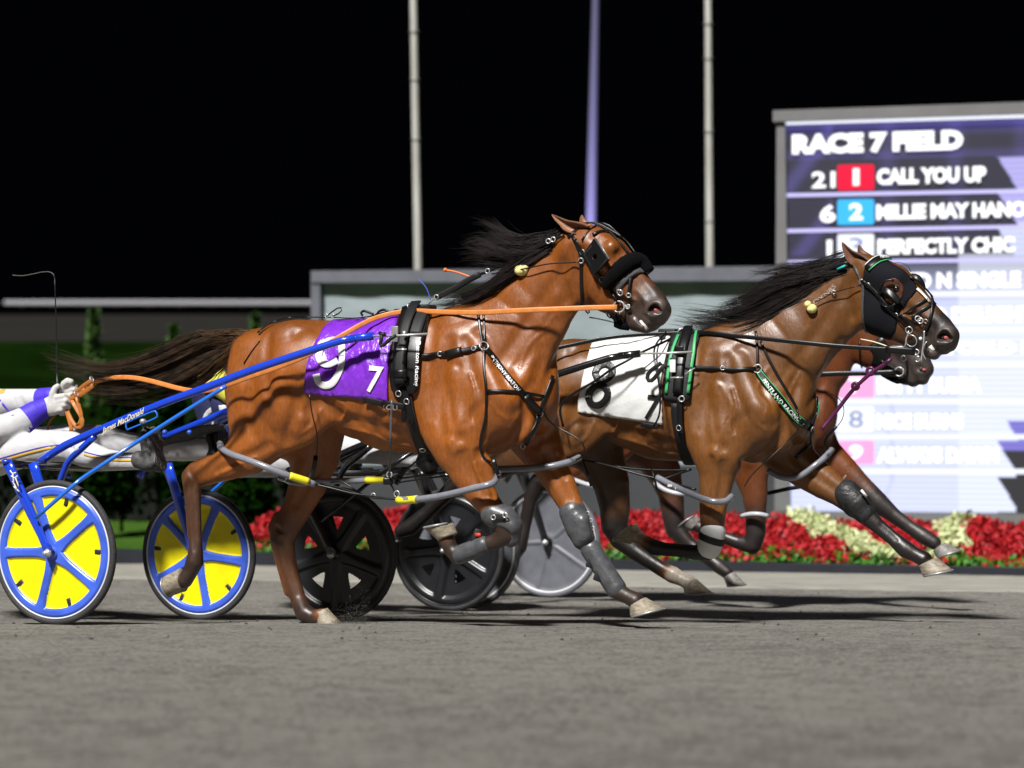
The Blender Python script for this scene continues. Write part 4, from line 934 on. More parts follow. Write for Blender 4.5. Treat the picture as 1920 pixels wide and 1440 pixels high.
legsC = [
 ([(1398, 850, 42, .18, .62), (1408, 890, 33, .18, .68), (1415, 925, 25, .18, .75, .2), (1417, 960, 20, .18, .8, .7), (1417, 1000, 19, .18, .85, 1), (1411, 1022, 17, .18, .85, 1), (1385, 1018, 12.5, .18, .85, 1), (1350, 1005, 11.5, .18, .85, 1), (1326, 994, 13.5, .18, .95, 1), (1310, 987, 12, .18, 1, .8)], .03),
 ([(1500, 810, 46, -.13, .7), (1540, 850, 38, -.15, .7), (1580, 882, 29, -.15, .75), (1614, 912, 22, -.15, .8, .5), (1646, 942, 20, -.15, .85, 1), (1675, 966, 14.5, -.15, .85, 1), (1705, 988, 12.5, -.15, .85, 1), (1732, 1006, 15, -.15, .95, 1), (1752, 1018, 13, -.15, 1, 1)], .03),
 ([(1215, 830, 48, -.14, .6, .1), (1245, 885, 34, -.15, .68, .1), (1258, 925, 25, -.15, .75, .4), (1262, 965, 22, -.15, .8, .8), (1266, 992, 19, -.15, .8, 1), (1292, 1020, 14, -.15, .85, 1), (1325, 1045, 12.5, -.15, .85, 1), (1348, 1062, 14, -.15, .95, 1), (1364, 1074, 12, -.15, 1, 1)], .03),
 ([(1140, 830, 46, .15, .62), (1095, 878, 32, .16, .68, .1), (1050, 895, 23, .16, .75, .4), (1010, 904, 18, .16, .8, .9), (995, 935, 13.5, .16, .85, 1), (984, 985, 12, .16, .85, 1), (974, 1025, 14.5, .16, .95, 1), (962, 1045, 12, .16, 1, 1)], .03),
]
hoofsC = [([(1313, 977), (1298, 998), (1307, 966), (1275, 989)], .18, M['hoofg']), ([(1750, 1033), (1771, 1017), (1756, 1045), (1800, 1031)], -.15, M['hoofg']),
          ([(1357, 1084), (1376, 1072), (1363, 1098), (1397, 1095)], -.15, M['hoofg']), ([(956, 1042), (968, 1056), (938, 1052), (945, 1070)], .16, M['hoofg'])]
HC, SCF, BC = make_horse(FC, 1.75, 'reddish bay horse on the far side, mostly hidden, its muzzle showing below the middle horse\'s', TC, .83, neckC, headC, legsC, hoofsC, (.16, .042, .010), (.02, .014, .013), 3, vox=.0105,
  carve=[([(1722, 690, 7, .07, .7), (1732, 692, 7, .068, .7)], .01)])
nostril(SCF, 1729, 692, HC)
ear(FC, (1582, 556), (1602, 546), (1560, 520), .055, HC, em9, None)

# ---------------------------------------------------------------- manes and tails
def hairmat(name, a, b):
    m = mat(name, a, .6, col2=b, nscale=14, spec=.25, stretch=(1, 1, 3)); return m
hm_brown = hairmat('tail_hair', (.018, .012, .008), (.075, .043, .024)); hm_black = hairmat('mane_hair', (.010, .0075, .0075), (.028, .019, .017)); hm_tailroot = hairmat('tail_root_hair', (.06, .032, .013), (.13, .07, .03))
T9 = [[(468, 634), (430, 630), (380, 624), (335, 640), (270, 668), (190, 686), (105, 664)], [(470, 640), (430, 636), (380, 646), (320, 672), (250, 694), (170, 704), (108, 690)],
      [(470, 644), (432, 652), (385, 678), (325, 704), (255, 722), (180, 728), (120, 715)], [(468, 646), (436, 664), (402, 695), (350, 726), (290, 742), (225, 740), (190, 742)], [(466, 648), (440, 668), (420, 690), (402, 712), (380, 728), (360, 734)]]
t = hair('tail', T9[:4], 2100, hm_brown, H9, F9, spread=8, wsp=.035, r=.0018, seed=11, rootjit=4, wob=4, segs=12)
hair('tail_root', [[(474, 628), (440, 624), (395, 622), (355, 640)], [(474, 640), (440, 638), (400, 660), (365, 690)], [(470, 648), (445, 662), (425, 690), (410, 712)]], 700, hm_tailroot, t, F9, spread=6, wsp=.03, r=.0022, seed=12, rootjit=5, wob=2, w0=.03)
M9a = [[(1050, 440), (1020, 440), (985, 448), (950, 440), (925, 418), (905, 408)], [(1030, 455), (1000, 462), (960, 470), (925, 462), (895, 455), (868, 466)], [(1000, 476), (965, 490), (930, 492), (895, 488), (872, 492)]]
M9b = [[(1040, 448), (1000, 470), (960, 500), (920, 535), (880, 558), (835, 572)], [(1010, 470), (970, 500), (935, 530), (890, 560), (850, 572), (805, 572)], [(975, 498), (940, 525), (910, 548), (880, 566), (855, 576)], [(940, 528), (905, 555), (880, 572), (860, 582)]]
m_ = hair('mane', M9b, 1900, hm_black, H9, F9, spread=7, wsp=.03, r=.0017, seed=13, rootjit=6, wob=3, w0=.045)
hair('mane_wisps', M9a, 1100, hm_black, m_, F9, spread=9, wsp=.05, r=.0015, seed=14, rootjit=5, wob=7, w0=.01, segs=12)
hair('mane_crest', [[(1058, 440), (1030, 455), (1000, 478)], [(1040, 448), (1010, 470), (975, 500)], [(1000, 478), (970, 500), (935, 535)], [(950, 518), (925, 545), (890, 570)]], 900, hm_black, m_, F9, spread=5, wsp=.02, r=.0024, seed=15, rootjit=7, w0=.02)
M8b = [[(1590, 495), (1545, 505), (1500, 515), (1455, 530), (1410, 560), (1370, 580)], [(1570, 510), (1520, 530), (1470, 555), (1410, 580), (1350, 595), (1290, 592)], [(1530, 540), (1480, 565), (1430, 590), (1370, 610), (1320, 612), (1278, 600)], [(1480, 575), (1440, 600), (1400, 618), (1350, 622)]]
m8 = hair('mane', M8b, 3000, hm_black, H8, F8, spread=7, wsp=.03, r=.0018, seed=16, rootjit=7, wob=3, w0=.045)
hair('mane_wisps', [[(1570, 505), (1545, 495), (1510, 492), (1475, 500), (1440, 505)], [(1530, 520), (1500, 515), (1470, 520), (1430, 535), (1395, 545)], [(1450, 560), (1420, 565), (1390, 575), (1340, 590), (1285, 600)]], 420, hm_black, m8, F8, spread=9, wsp=.05, r=.0018, seed=17, rootjit=7, wob=7, segs=12)
hair('mane_crest', [[(1592, 494), (1560, 512), (1530, 535)], [(1560, 515), (1520, 540), (1480, 568)], [(1500, 550), (1460, 580), (1420, 605)]], 900, hm_black, m8, F8, spread=5, wsp=.02, r=.0026, seed=18, rootjit=8, w0=.02)
hair('tail', [[(985, 660), (940, 655), (890, 665), (840, 690), (790, 700)], [(985, 668), (940, 680), (890, 705), (840, 730), (800, 740)]], 900, hm_black, H8, F8, spread=8, wsp=.04, r=.0026, seed=19)
# ---------------------------------------------------------------- sulkies
def lerp2(a, b, t): return a+(b-a)*t
def wheel(fr, c, ang, root, kind, outer=-1):
    """spoked disc wheel in the plane of travel; outer=-1: visible face looks towards the camera"""
    Rr = .355; u = fr.u; v = fr.v; z = Vector((0, 0, 1))
    wmesh = {'blue': (M['bluewheel'], M['yellowwheel']), 'black': (M['carbon'], M['carbon']), 'grey': (M['greywheel'], M['greywheel'])}[kind]
    # tyre
    n = 72; P = [c+(u*math.cos(2*math.pi*i/n)+z*math.sin(2*math.pi*i/n))*(Rr-.017) for i in range(n+1)]
    w = tube(P, .017, 10, cap=False, up=v).build('wheel', M['tyre'] if kind != 'grey' else M['greywheel'], root)
    tag(w, {'blue': 'blue five-spoke wheel with yellow panels and a black tyre', 'black': 'black five-spoke wheel with dark panels', 'grey': 'grey disc wheel with a pale rim'}[kind])
    for sd in (-1, 1):
        P = [c+v*sd*.010+(u*math.cos(2*math.pi*i/n)+z*math.sin(2*math.pi*i/n))*(Rr-.034) for i in range(n+1)]
        if sd == -1 or kind != 'black': tube(P, (.0045 if kind != 'grey' else .008), 6, cap=False, up=v).build('rim_line', M['whiteline'] if kind != 'black' else M['carbon'], w)
    # disc on a polar grid: raised rim and spokes, sunken panels
    NA, NR = (440, 84) if kind == 'blue' else (240, 44); r0, r1 = .02, Rr-.034
    def kindat(r, a):
        k = round((a-ang)/(2*math.pi/5)); d = abs(a-ang-k*2*math.pi/5)*r        # distance from spoke axis
        half = .023+.02*math.exp(-((r-.02)/.05)**2)+.018*math.exp(-((r1-r)/.045)**2)
        # panel when away from hub, spokes and rim, with rounded corners
        e = min((d-half)/.012, (r-.05)/.02, (r1-.046-r)/.012)
        if kind == 'grey': e = min((d-.012)/.012, (r-.05)/.02, (r1-.015-r)/.012)
        return e
    def hole(r, a):
        am = ang+math.pi/5; k = round((a-am)/(2*math.pi/5)); dd = (a-am-k*2*math.pi/5)
        if kind == 'blue': return abs(dd)*r < .011 and r1-.085 < r < r1-.032
        if kind == 'black': return .122 < r < .196 and abs(dd)*r < .006+.034*(r-.122)/.074
        return False
    face = []
    for sd in (-1, 1):
        V = []
        for i in range(NR+1):
            r = r0+(r1-r0)*i/NR
            for j in range(NA):
                a = 2*math.pi*j/NA; e = kindat(r, a); t = max(0, min(1, .5+e*.5)); t = t*t*(3-2*t)
                h = (.020 if kind != 'grey' else .012)*(1-t)+.004*t
                if r > r1-.015: h = min(h, .008+.012*(r1-r)/.015)
                V.append(c+v*sd*h+(u*math.cos(a)+z*math.sin(a))*r)
        F1 = []; F2 = []
        for i in range(NR):
            for j in range(NA):
                r = r0+(r1-r0)*(i+.5)/NR; a = 2*math.pi*(j+.5)/NA
                if kind != 'blue' and hole(r, a): continue
                f = [i*NA+j, i*NA+(j+1) % NA, (i+1)*NA+(j+1) % NA, (i+1)*NA+j]
                if sd == 1: f = f[::-1]
                (F1 if kindat(r, a) < .1 or kind != 'blue' else F2).append((f, hole(r, a)))
        face.append((V, F1, F2))
    (V, F1, F2), (Vb, B1, B2) = face
    nb = len(V)
    link('disc', V+Vb, [f for f, h in F1]+[[i+nb for i in f] for f, h in B1], wmesh[0], w)
    if kind == 'blue':
        link('panels', V+Vb, [f for f, h in F2 if not h]+[[i+nb for i in f] for f, h in B2 if not h], wmesh[1], w)
        mb = MB()
        for k in range(5):
            a = ang+math.pi/5+k*2*math.pi/5; d = u*math.cos(a)+z*math.sin(a)
            P = [c-v*.0065+d*(r1-.082), c-v*.0065+d*(r1-.034)]; ribbon([P[0], (P[0]+P[1])/2, P[1]], [-v]*3, [.016, .022, .022], .0015, mb)
        for k in range(5):
            mbk = MB(); a = ang+math.pi/5+k*2*math.pi/5; d = u*math.cos(a)+z*math.sin(a)
            for sd in (-1,):
                P = [c+v*sd*.0065+d*(r1-.084+.05*i/6) for i in range(7)]; ribbon(P, [v*sd]*7, [.010, .018, .021, .022, .021, .018, .010], .0015, mbk)
            mbk.build('slot', M['slot'], w)
    mb = MB()
    tube([c-v*.05, c-v*.035, c-v*.033, c+v*.05], [.012, .012, .03, .03], 20, mb); hb = mb.build('hub', M['bluewheel'] if kind == 'blue' else M['carbon'], w)
    tube([c-v*.088, c-v*.07, c-v*.069, c-v*.05], [.012, .013, .021, .021], 6, up=(0, 0, 1)).build('axle_nut', M['chrome'], hb)
    return w
P9 = {}
def make_sulky(fr, label, shaft_m, fork_m, kind, angs, W=1.32, strut=None, near_px=None):
    mt = fr.mat(); root = empty('sulky', mt, label, 'sulky', 'race sulkies drawn by the horses')
    L = lambda px, py, w, mir=1: (lambda l: fr.wld((l[0], l[1]*mir, l[2]-.0)))(F9.loc(F9.px(px, py, w)))
    for sd, an in ((-1, angs[0]), (1, angs[1])):
        c = fr.wld((0, sd*W/2, 0)); c.z = gz(c.y)+.353
        wheel(fr, c, R(an), root, kind)
        # two-legged fork over the wheel
        tw = .66; top = L(14, 872, .70, -sd*1 if False else (1 if sd < 0 else -1)); top = top+fr.v*(sd*(W/2-.66)); top.z += (c.z-(fr.wld((0, 0, 0)).z+.353))*.4
        for k, off, tx in (('o', .045, 0), ('i', -.05, .085)):
            a = fr.wld((fr.loc(top)[0]+tx, sd*(W/2+off), fr.loc(top)[2]-.01*(k == 'i'))); b = c+fr.v*sd*off+Vector((0, 0, -.0))
            n = 10; P = [a.lerp(b, i/n) for i in range(n+1)]; rs = [.028]*5+[.027, .026, .024, .022, .024, .030]
            fk = tube(P, rs, 12, flat=.5, up=tuple(fr.v)); f = fk.build('fork_leg', fork_m, root)
            if k == 'o' and sd < 0: sph(a, .028, sc=(1, 1, .5)).build('fork_cap', shaft_m, f)
        cb0 = fr.wld((fr.loc(top)[0]+.02, sd*(W/2+.04), fr.loc(top)[2]-.012))
        if sd < 0: cbn = cb0
        else: cbf = cb0
    n = 12; P = [cbn.lerp(cbf, i/n)+Vector((0, 0, -.02*math.sin(math.pi*i/n))) for i in range(n+1)]
    tube(P, .019, 12).build('crossbar', M['blackpaint'], root)
    for mir in (1, -1):
        sh = [(74, 866, .40), (125, 834, .405), (204, 799, .41), (291, 762, .41), (385, 727, .41), (478, 692, .40), (580, 658, .37), (640, 639, .335), (668, 634, .325)]
        P = crom([L(*q, mir) for q in sh], .05); s = tube(P, [.0205-(.002*i/len(P)) for i in range(len(P))], 14).build('shaft', shaft_m, root)
        P = [L(658, 635, .325, mir), L(676, 633, .32, mir), L(700, 630, .315, mir)]; tube(P, [.0192, .0196, .0192], 14).build('shaft_sleeve', shaft_m, s)
        P = [L(698, 630, .315, mir), L(750, 629, .31, mir), L(801, 626, .305, mir)]; tube(P, .0055, 8).build('shaft_rod', M['chrome'], s)
        st = [(424, 724, .415), (330, 782, .44), (250, 833, .47), (183, 878, .60), (150, 900, .70), (118, 927, .73), (67, 971, .735)]
        P = crom([L(*q, mir) for q in st], .05); tube(P, .0105, 10).build('stay', strut or shaft_m, root)
        P = [L(112, 905, .36, mir), L(128, 866, .38, mir), L(152, 842, .40, mir), L(178, 818, .408, mir)]; tube(crom(P, .03), [.017]*len(crom(P, .03)), 12).build('brace', fork_m, root)
    # seat behind the crossbar and its two stays
    sc = fr.wld((fr.loc(cbn)[0]-.28, 0, fr.loc(cbn)[2]+.02))
    rot = Matrix.Rotation(-fr.a, 3, 'Z')
    box(sc, (.42, .40, .06), rot, bev=.025).build('seat', M['nylon'], root)
    for sy in (-1, 1): tube([fr.wld((fr.loc(cbn)[0], sy*.18, fr.loc(cbn)[2]-.02)), fr.wld((fr.loc(cbn)[0]-.45, sy*.18, fr.loc(cbn)[2]-.03))], .014, 8).build('seat_stay', M['blackpaint'], root)
    # foot rests hung under the shafts
    for mir in (1, -1):
        # slotted bracket
        q = [(238, 806), (289, 785), (295, 779), (292, 772), (285, 772), (242, 790), (236, 796)]; Pq = [L(x, y, .435, mir) for x, y in q]; Pq = crom(Pq+[Pq[0]], .01)
        bk = tube(Pq, .0042, 8).build('slotted_bracket', strut or shaft_m, root)
        cpt = L(267, 790, .445, mir); tube([cpt-fr.v*.006, cpt+fr.v*.02], .0125, 16).build('bolt', M['chrome'], bk)
        tube([L(268, 792, .42, mir), L(272, 802, .36, mir), L(282, 806, .28, mir)], .010, 8).build('foot_rest', M['blackpaint'], bk)
    return root, L
SK9, L9 = make_sulky(F9, 'bright blue sulky with blue and yellow spoked wheels, nearest the camera', M['bluepaint'], M['bluepaint'], 'blue', (38, 66), strut=M['bluelight'])
SK8, L8 = make_sulky(F8, 'black sulky with black spoked wheels, behind the horse with the white cloth', M['blackpaint'], M['blackpaint'], 'black', (54, 42), W=1.36)
SKC, LC = make_sulky(FC, 'farthest sulky, with grey disc wheels and pale rims', M['blackpaint'], M['blackpaint'], 'grey', (30, 40), W=1.26)
# lettering along the near blue shaft and decals on the fork
text_on('shaft_lettering', 'James MacDonald', lambda px, py: F9.px(px, py, .432), (191, 817), (80, -39.5), (-1.0, -14), M['script'], bpy.data.objects['shaft'], bold=.012, step=None, shear=.35)
text_on('brace_lettering', 'James', lambda px, py: F9.px(px, py, .435), (131, 852), (17, -9), (-1, -6), M['script'], bpy.data.objects['shaft'], bold=.012, shear=.3)
mb = MB()
for pts in ([(19, 882), (24, 888), (30, 886)], [(21, 892), (27, 896), (33, 892)], [(24, 888), (26, 905)], [(24, 902), (32, 918)], [(29, 896), (35, 912)], [(26, 912), (36, 922)]):
    P = [F9.px(x, y, .742) for x, y in pts]; tube(crom(P, .01), .0035, 6, mb)
mb.build('fork_decal', M['script'], bpy.data.objects['fork_leg'])
# knobs and dark leg guard on the far side of the blue sulky
for x, y in ((309, 810), (355, 811), (129, 893)): sph(F9.px(x, y, -.1), .0135).build('knob', M['bluewheel'], SK9)
V = []; F = []
for i in range(13):
    x = 292+128*i/12
    for j in range(4): V.append(F9.px(x, 836-(x-292)*.30+j*(7-4*abs(i-6)/6)-12*math.sin(i/12*3.14), -.16-.02*j))
F = [[i*4+j, i*4+j+1, (i+1)*4+j+1, (i+1)*4+j] for i in range(12) for j in range(3)]
o_ = link('leg_guard', V, F, M['shoe'], SK9); sm = o_.modifiers.new('s', 'SOLIDIFY'); sm.thickness = .008
# number and flap under the middle sulky shaft (seen below the leading horse's belly)
tube([F8.px(640, 862, .34), F8.px(700, 830, .36), F8.px(760, 800, .37)], .020, 12).build('near_bar', M['blackpaint'], SK8)
text_on('spoke_lettering', 'XAMS', lambda px, py: F8.px(px, py, -.685), (846, 1066), (0, 60), (10, 0), M['greywheel'], bpy.data.objects['wheel.003'], bold=.02)

# ---------------------------------------------------------------- drivers
def sdf_part(name, fr, chains, m, parent, vox, smooth=2, carve=()):
    bl = Blob(fr, vox)
    for L_, k in chains: bl.chain(L_, k)
    for L_, k in carve: bl.chain(L_, k, -1)
    o, b = blob_obj(name, bl, parent, m, None, smooth); return o, Surf(b, fr)
D9 = empty('person', F9.mat() @ Matrix.Translation((-.25, 0, .75)), 'sulky driver in white suit with purple cuffs, leaning back holding orange reins and a whip', 'driver', 'drivers seated on the sulkies')
body9 = [
 ([(-75, 845, 62, 0, 1.05), (-110, 790, 64, 0, 1.1), (-150, 720, 66, 0, 1.2), (-172, 668, 52, 0, 1.7), (-185, 630, 30, 0, 1.6), (-186, 600, 22, 0, 1)], .05),
 ([(-70, 858, 52, .10, .9), (-20, 858, 40, .13, .9), (40, 846, 32, .16, .9), (95, 836, 30, .19, .9), (135, 838, 29, .21, .9), (160, 850, 26, .23, .9), (200, 862, 20, .25, .9), (262, 866, 15, .28, .9)], .03),
 ([(-70, 858, 52, -.10, .9), (0, 846, 40, -.12, .9), (70, 832, 31, -.15, .9), (140, 824, 30, -.17, .9), (190, 826, 29, -.19, .9), (240, 834, 24, -.22, .9), (310, 842, 22, -.26, .9), (345, 842, 23, -.27, .9), (388, 841, 22, -.28, .9)], .03),
 ([(-150, 690, 34, .19, 1), (-110, 745, 31, .24, 1), (-62, 800, 30, .27, 1), (-20, 812, 28, .24, 1), (20, 800, 27, .18, 1), (45, 788, 25, .13, 1), (66, 774, 21, .09, 1), (84, 765, 17, .06, 1)], .025),
 ([(-150, 680, 32, -.17, 1), (-90, 720, 31, -.2, 1), (-40, 752, 30, -.18, 1), (0, 757, 28, -.13, 1), (40, 753, 24, -.08, 1), (72, 749, 20, -.04, 1), (92, 746, 16, -.03, 1)], .025),
]
folds = []
g = np.random.default_rng(5)
for (x, y, w, dx, dy, n, r) in ((15, 850, .26, 8, 22, 3, 3), (150, 845, .32, 12, 12, 4, 3.5), (205, 868, .33, 10, 8, 4, 3), (340, 842, -.19, 9, 16, 5, 3.5), (-10, 805, .32, 6, 18, 4, 3), (30, 752, -.0, 5, 16, 5, 3), (120, 838, .28, 9, 16, 3, 3), (240, 832, -.14, 8, 12, 3, 3.5)):
    for i in range(n):
        a = x+g.normal(0, 16); b = y+g.normal(0, 5); folds.append(([(a-dx, b-dy, r*.5, w, 1), (a+g.normal(0, 3), b, r, w, 1), (a+dx, b+dy, r*.5, w, 1)], .018))
suit9, SS9 = sdf_part('suit', F9, body9, M['suit'], D9, .0075, 2, folds)
# cuffs, stripes
cf, _ = sdf_part('cuff', F9, [([(44, 789, 25.5, .13, 1.02), (66, 774, 22.5, .09, 1.02), (84, 765, 18.5, .06, 1.02)], .01)], M['suitpurple'], D9, .005)
cf2, _ = sdf_part('cuff', F9, [([(80, 748, 21, -.04, 1), (96, 743, 17, -.03, 1)], .01)], M['suitpurple'], D9, .005)
ring(F9.px(43, 790, .13), .066, .0035, F9.px(66, 774, .09)-F9.px(38, 792, .14)).build('cuff_piping', M['suitgold'], cf)
SS9.strap('leg_stripe', [(-5, 866), (40, 853), (80, 843), (110, 838), (135, 836)], .011, M['suitgold'], suit9, .002, .0015); SS9.strap('leg_stripe', [(-5, 861), (40, 848), (80, 838), (110, 834), (138, 832)], .004, M['suitpurple'], suit9, .002, .0015)
SS9.strap('leg_stripe', [(158, 852), (190, 860), (225, 863), (258, 863)], .010, M['suitgold'], suit9, .002, .0015); SS9.strap('leg_stripe', [(158, 847), (190, 855), (225, 858), (258, 858)], .004, M['suitpurple'], suit9, .002, .0015)
SS9.strap('sleeve_stripe', [(-30, 728), (-10, 738), (0, 752), (12, 764), (24, 779)], .016, M['suitpurple'], suit9, .002, .0015); SS9.strap('sleeve_stripe', [(-12, 722), (5, 731)], .030, M['suitgold'], suit9, .002, .0015)
# boots
def boot(fr, toe, heel, ankle, w, root, m):
    hx, hy = heel; tx, ty = toe
    b, _ = sdf_part('boot', fr, [([(ankle[0], ankle[1], 17, w, .95), (hx-12, (hy+ankle[1])/2-2, 15, w, 1.0), (hx-6, hy-12, 12.5, w, 1.15)], .015), ([(hx-6, hy-12, 12, w, 1.3), ((hx+tx)/2-6, (hy+ty)/2, 11, w, 1.45), (tx-3, ty+16, 10, w, 1.8), (tx-1, ty+8, 7, w, 1.9)], .015)], m, root, .006)
    # tread: a shaped sole facing forward
    A, B = fr.px(tx+8, ty, w), fr.px(hx+8, hy+4, w); n = 22; rim = []
    ax = (B-A); ln = ax.length; ax.normalize(); fw = ax.cross(fr.v).normalized()
    if fw.dot(fr.u) < 0: fw = -fw
    wd = lambda t: (.056*math.sin(min(1, t/.16)*math.pi/2)*(1-.32*math.exp(-((t-.58)/.14)**2)))*(1 if t < .88 else math.sqrt(max(0, 1-((t-.88)/.12)**2)))
    ts = [i/n for i in range(n+1)]; Lp = [A+ax*ln*t-fr.v*wd(t) for t in ts]; Rp = [A+ax*ln*t+fr.v*wd(t) for t in ts][::-1]; ol = Lp+Rp; k = len(ol)
    V = [p-fw*.004 for p in ol]+[p+fw*.016 for p in ol]+[A+ax*ln*.5+(p-A-ax*ln*.5)*.93+fw*.021 for p in ol]
    F = [[i, (i+1) % k, (i+1) % k+k, i+k] for i in range(k)]+[[i+k, (i+1) % k+k, (i+1) % k+2*k, i+2*k] for i in range(k)]+[[2*k+i for i in range(k)]]
    s = link('sole', V, F, m, b, False); mb = MB()
    for i in range(13):
        t = .08+i*.07
        for yy in (-.5, 0, .5):
            if .55 < t < .68: continue
            ring(A+ax*ln*t+fr.v*yy*wd(t)*1.1+fw*.021, .0075, .0022, fw, mb, 10, 5)
    tag(mb.build('tread', m, s), kind='stuff'); return b
boot(F9, (276, 800), (290, 882), (262, 862), .29, D9, M['shoe']); boot(F9, (402, 802), (412, 868), (388, 842), -.28, D9, M['leather'])
# gloves: palm, five separate fingers each
def glove(name, palm, fingers, thumb, parent):
    return sdf_part(name, F9, [(palm, .02)]+[(f, .008) for f in fingers]+[(thumb, .008)], M['glove'], parent, .0034, 1)[0]
fg = []
for i, (dx, dl) in enumerate(((0, 0), (2, 2), (1, 1), (-2, -2))):
    y = 741+i*8.2; fg.append([(108+dx, y+4, 6.0, .075-.004*i, 1), (119+dx+dl, y+2, 5.9, .072, 1), (126+dx+dl, y+5, 5.4, .05, 1), (124+dx+dl, y+9, 5.0, .02, 1), (116+dx, y+10, 4.4, .012, 1)])
glove('glove', [(82, 765, 16, .06, .85), (97, 761, 19, .06, .66), (111, 757, 19, .055, .62)], fg, [(98, 750, 8, .07, 1), (99, 738, 6.6, .075, 1), (103, 728, 5.6, .07, 1), (108, 724, 5, .062, 1)], D9)
fg = []
for i, (dx, dl) in enumerate(((0, 0), (2, 2), (1, 1), (-1, -2))):
    y = 722+i*8; fg.append([(122+dx, y+3, 5.2, .015, 1), (135+dx+dl, y+1, 5.0, .02, 1), (142+dx+dl, y+3, 4.6, .0, 1), (140+dx+dl, y+6, 4.2, -.03, 1), (132+dx, y+7, 3.8, -.04, 1)])
glove('glove', [(95, 745, 14, -.03, .85), (109, 739, 16.5, -.02, .66), (123, 735, 16.5, -.01, .62)], fg, [(118, 730, 8, .015, 1), (121, 720, 7.2, .03, 1), (127, 715, 6.8, .035, 1), (133, 716, 6.0, .03, 1)], D9)
# head and helmet (outside the frame)
sdf_part('head', F9, [([(-186, 585, 34, 0, .8), (-182, 560, 36, 0, .8)], .02), ([(-160, 575, 8, 0, 1), (-155, 582, 5, 0, 1)], .015)], M['skin'], D9, .008)
sdf_part('helmet', F9, [([(-190, 550, 46, 0, .85), (-182, 545, 44, 0, .85)], .03)], M['suit'], D9, .009)
# whip
wh_ = empty('whip', Matrix.Translation(F9.px(107, 742, .06)), 'thin black driving whip held upright with a drooping lash, above the gloves', 'whip')
tube([F9.px(109, 744, .06), F9.px(108, 728, .06), F9.px(107, 700, .06)], [.0095, .0085, .0055], 10).build('grip', M['whip'], wh_)
P = crom([F9.px(107, 704, .06), F9.px(105.5, 620, .06), F9.px(102.5, 520, .06)], .05); tube(P, [.0042-.0018*i/len(P) for i in range(len(P))], 8).build('stick', M['whip'], wh_)
P = crom([F9.px(x, y, .06) for x, y in ((102, 520), (100, 514), (93, 510), (80, 510), (60, 514), (42, 517), (24, 516))], .01); tube(P, [.0022]*(len(P)-1)+[.0035], 6).build('lash', mat('lash', (.11, .105, .09), .6), wh_)

# middle driver
D8 = empty('person', F8.mat() @ Matrix.Translation((-.25, 0, .75)), 'driver in navy silks with white curved emblem and yellow sleeves, seated behind the flying tail', 'driver', 'drivers seated on the sulkies')
body8 = [
 ([(452, 838, 54, 0, 1.05), (428, 790, 52, 0, 1.1), (412, 742, 50, 0, 1.2), (402, 710, 44, 0, 1.5)], .05)]
tor8, ST8 = sdf_part('jacket', F8, body8+[([(446, 830, 40, .12, .9), (424, 760, 30, .2, .9)], .03)], M['navy'], D8, .009)
sdf_part('trousers', F8, [([(450, 850, 46, .1, .9), (500, 862, 34, .14, .9), (560, 862, 30, .17, .9), (620, 850, 28, .2, .9), (665, 842, 27, .22, .9), (705, 846, 24, .24, .9), (750, 856, 18, .26, .9), (790, 862, 15, .27, .9)], .03),
 ([(450, 850, 46, -.1, .9), (560, 845, 30, -.17, .9), (680, 838, 27, -.2, .9), (800, 858, 16, -.25, .9)], .03)], M['suit'], D8, .009)
TR8 = None
sdf_part('sleeve', F8, [([(398, 706, 26, .2, 1), (412, 722, 22, .26, 1), (432, 738, 20, .26, 1), (470, 742, 15, .15, 1)], .02)], M['silkyellow'], D8, .007)
sdf_part('sleeve', F8, [([(396, 690, 24, -.2, 1), (380, 704, 22, -.26, 1), (432, 730, 18, -.26, 1), (470, 738, 15, -.15, 1)], .02)], M['silkyellow'], D8, .007)
sdf_part('head', F8, [([(388, 668, 22, 0, .8), (390, 655, 24, 0, .8)], .02), ([(410, 664, 5, 0, 1)], .01)], M['skin'], D8, .006)
sdf_part('helmet', F8, [([(384, 652, 30, 0, .85), (392, 650, 28, 0, .85)], .02)], M['silkyellow'], D8, .007)
sdf_part('glove', F8, [([(472, 742, 12, .12, .8), (486, 740, 13, .08, .7)], .02)], M['glove'], D8, .006)
b8, _ = sdf_part('boot', F8, [([(794, 864, 17, .27, .95), (806, 876, 17, .27, 1)], .02), ([(806, 872, 14, .27, 1.1), (806, 835, 14, .27, 1.3), (808, 810, 10, .27, 1.4)], .02)], M['leather'], D8, .007)
mb = MB()
for pts, wd_ in (([(384, 812), (382, 795), (386, 778), (396, 768), (412, 764), (430, 764)], .030), ([(397, 808), (399, 795), (406, 782), (418, 774)], .022)):
    P, N = ST8.path(pts, .004); ribbon(P, N, wd_, .002, mb)
em_ = mb.build('emblem', M['numwhite'], tor8)
mb = MB()
for x in (372, 382, 398, 410): 
    P, N = ST8.path([(x, 700), (x+2, 722)], .006, step=4); ribbon(P, N, .012, .002, mb)
mb.build('yoke_stripes', M['silkyellow'], tor8)
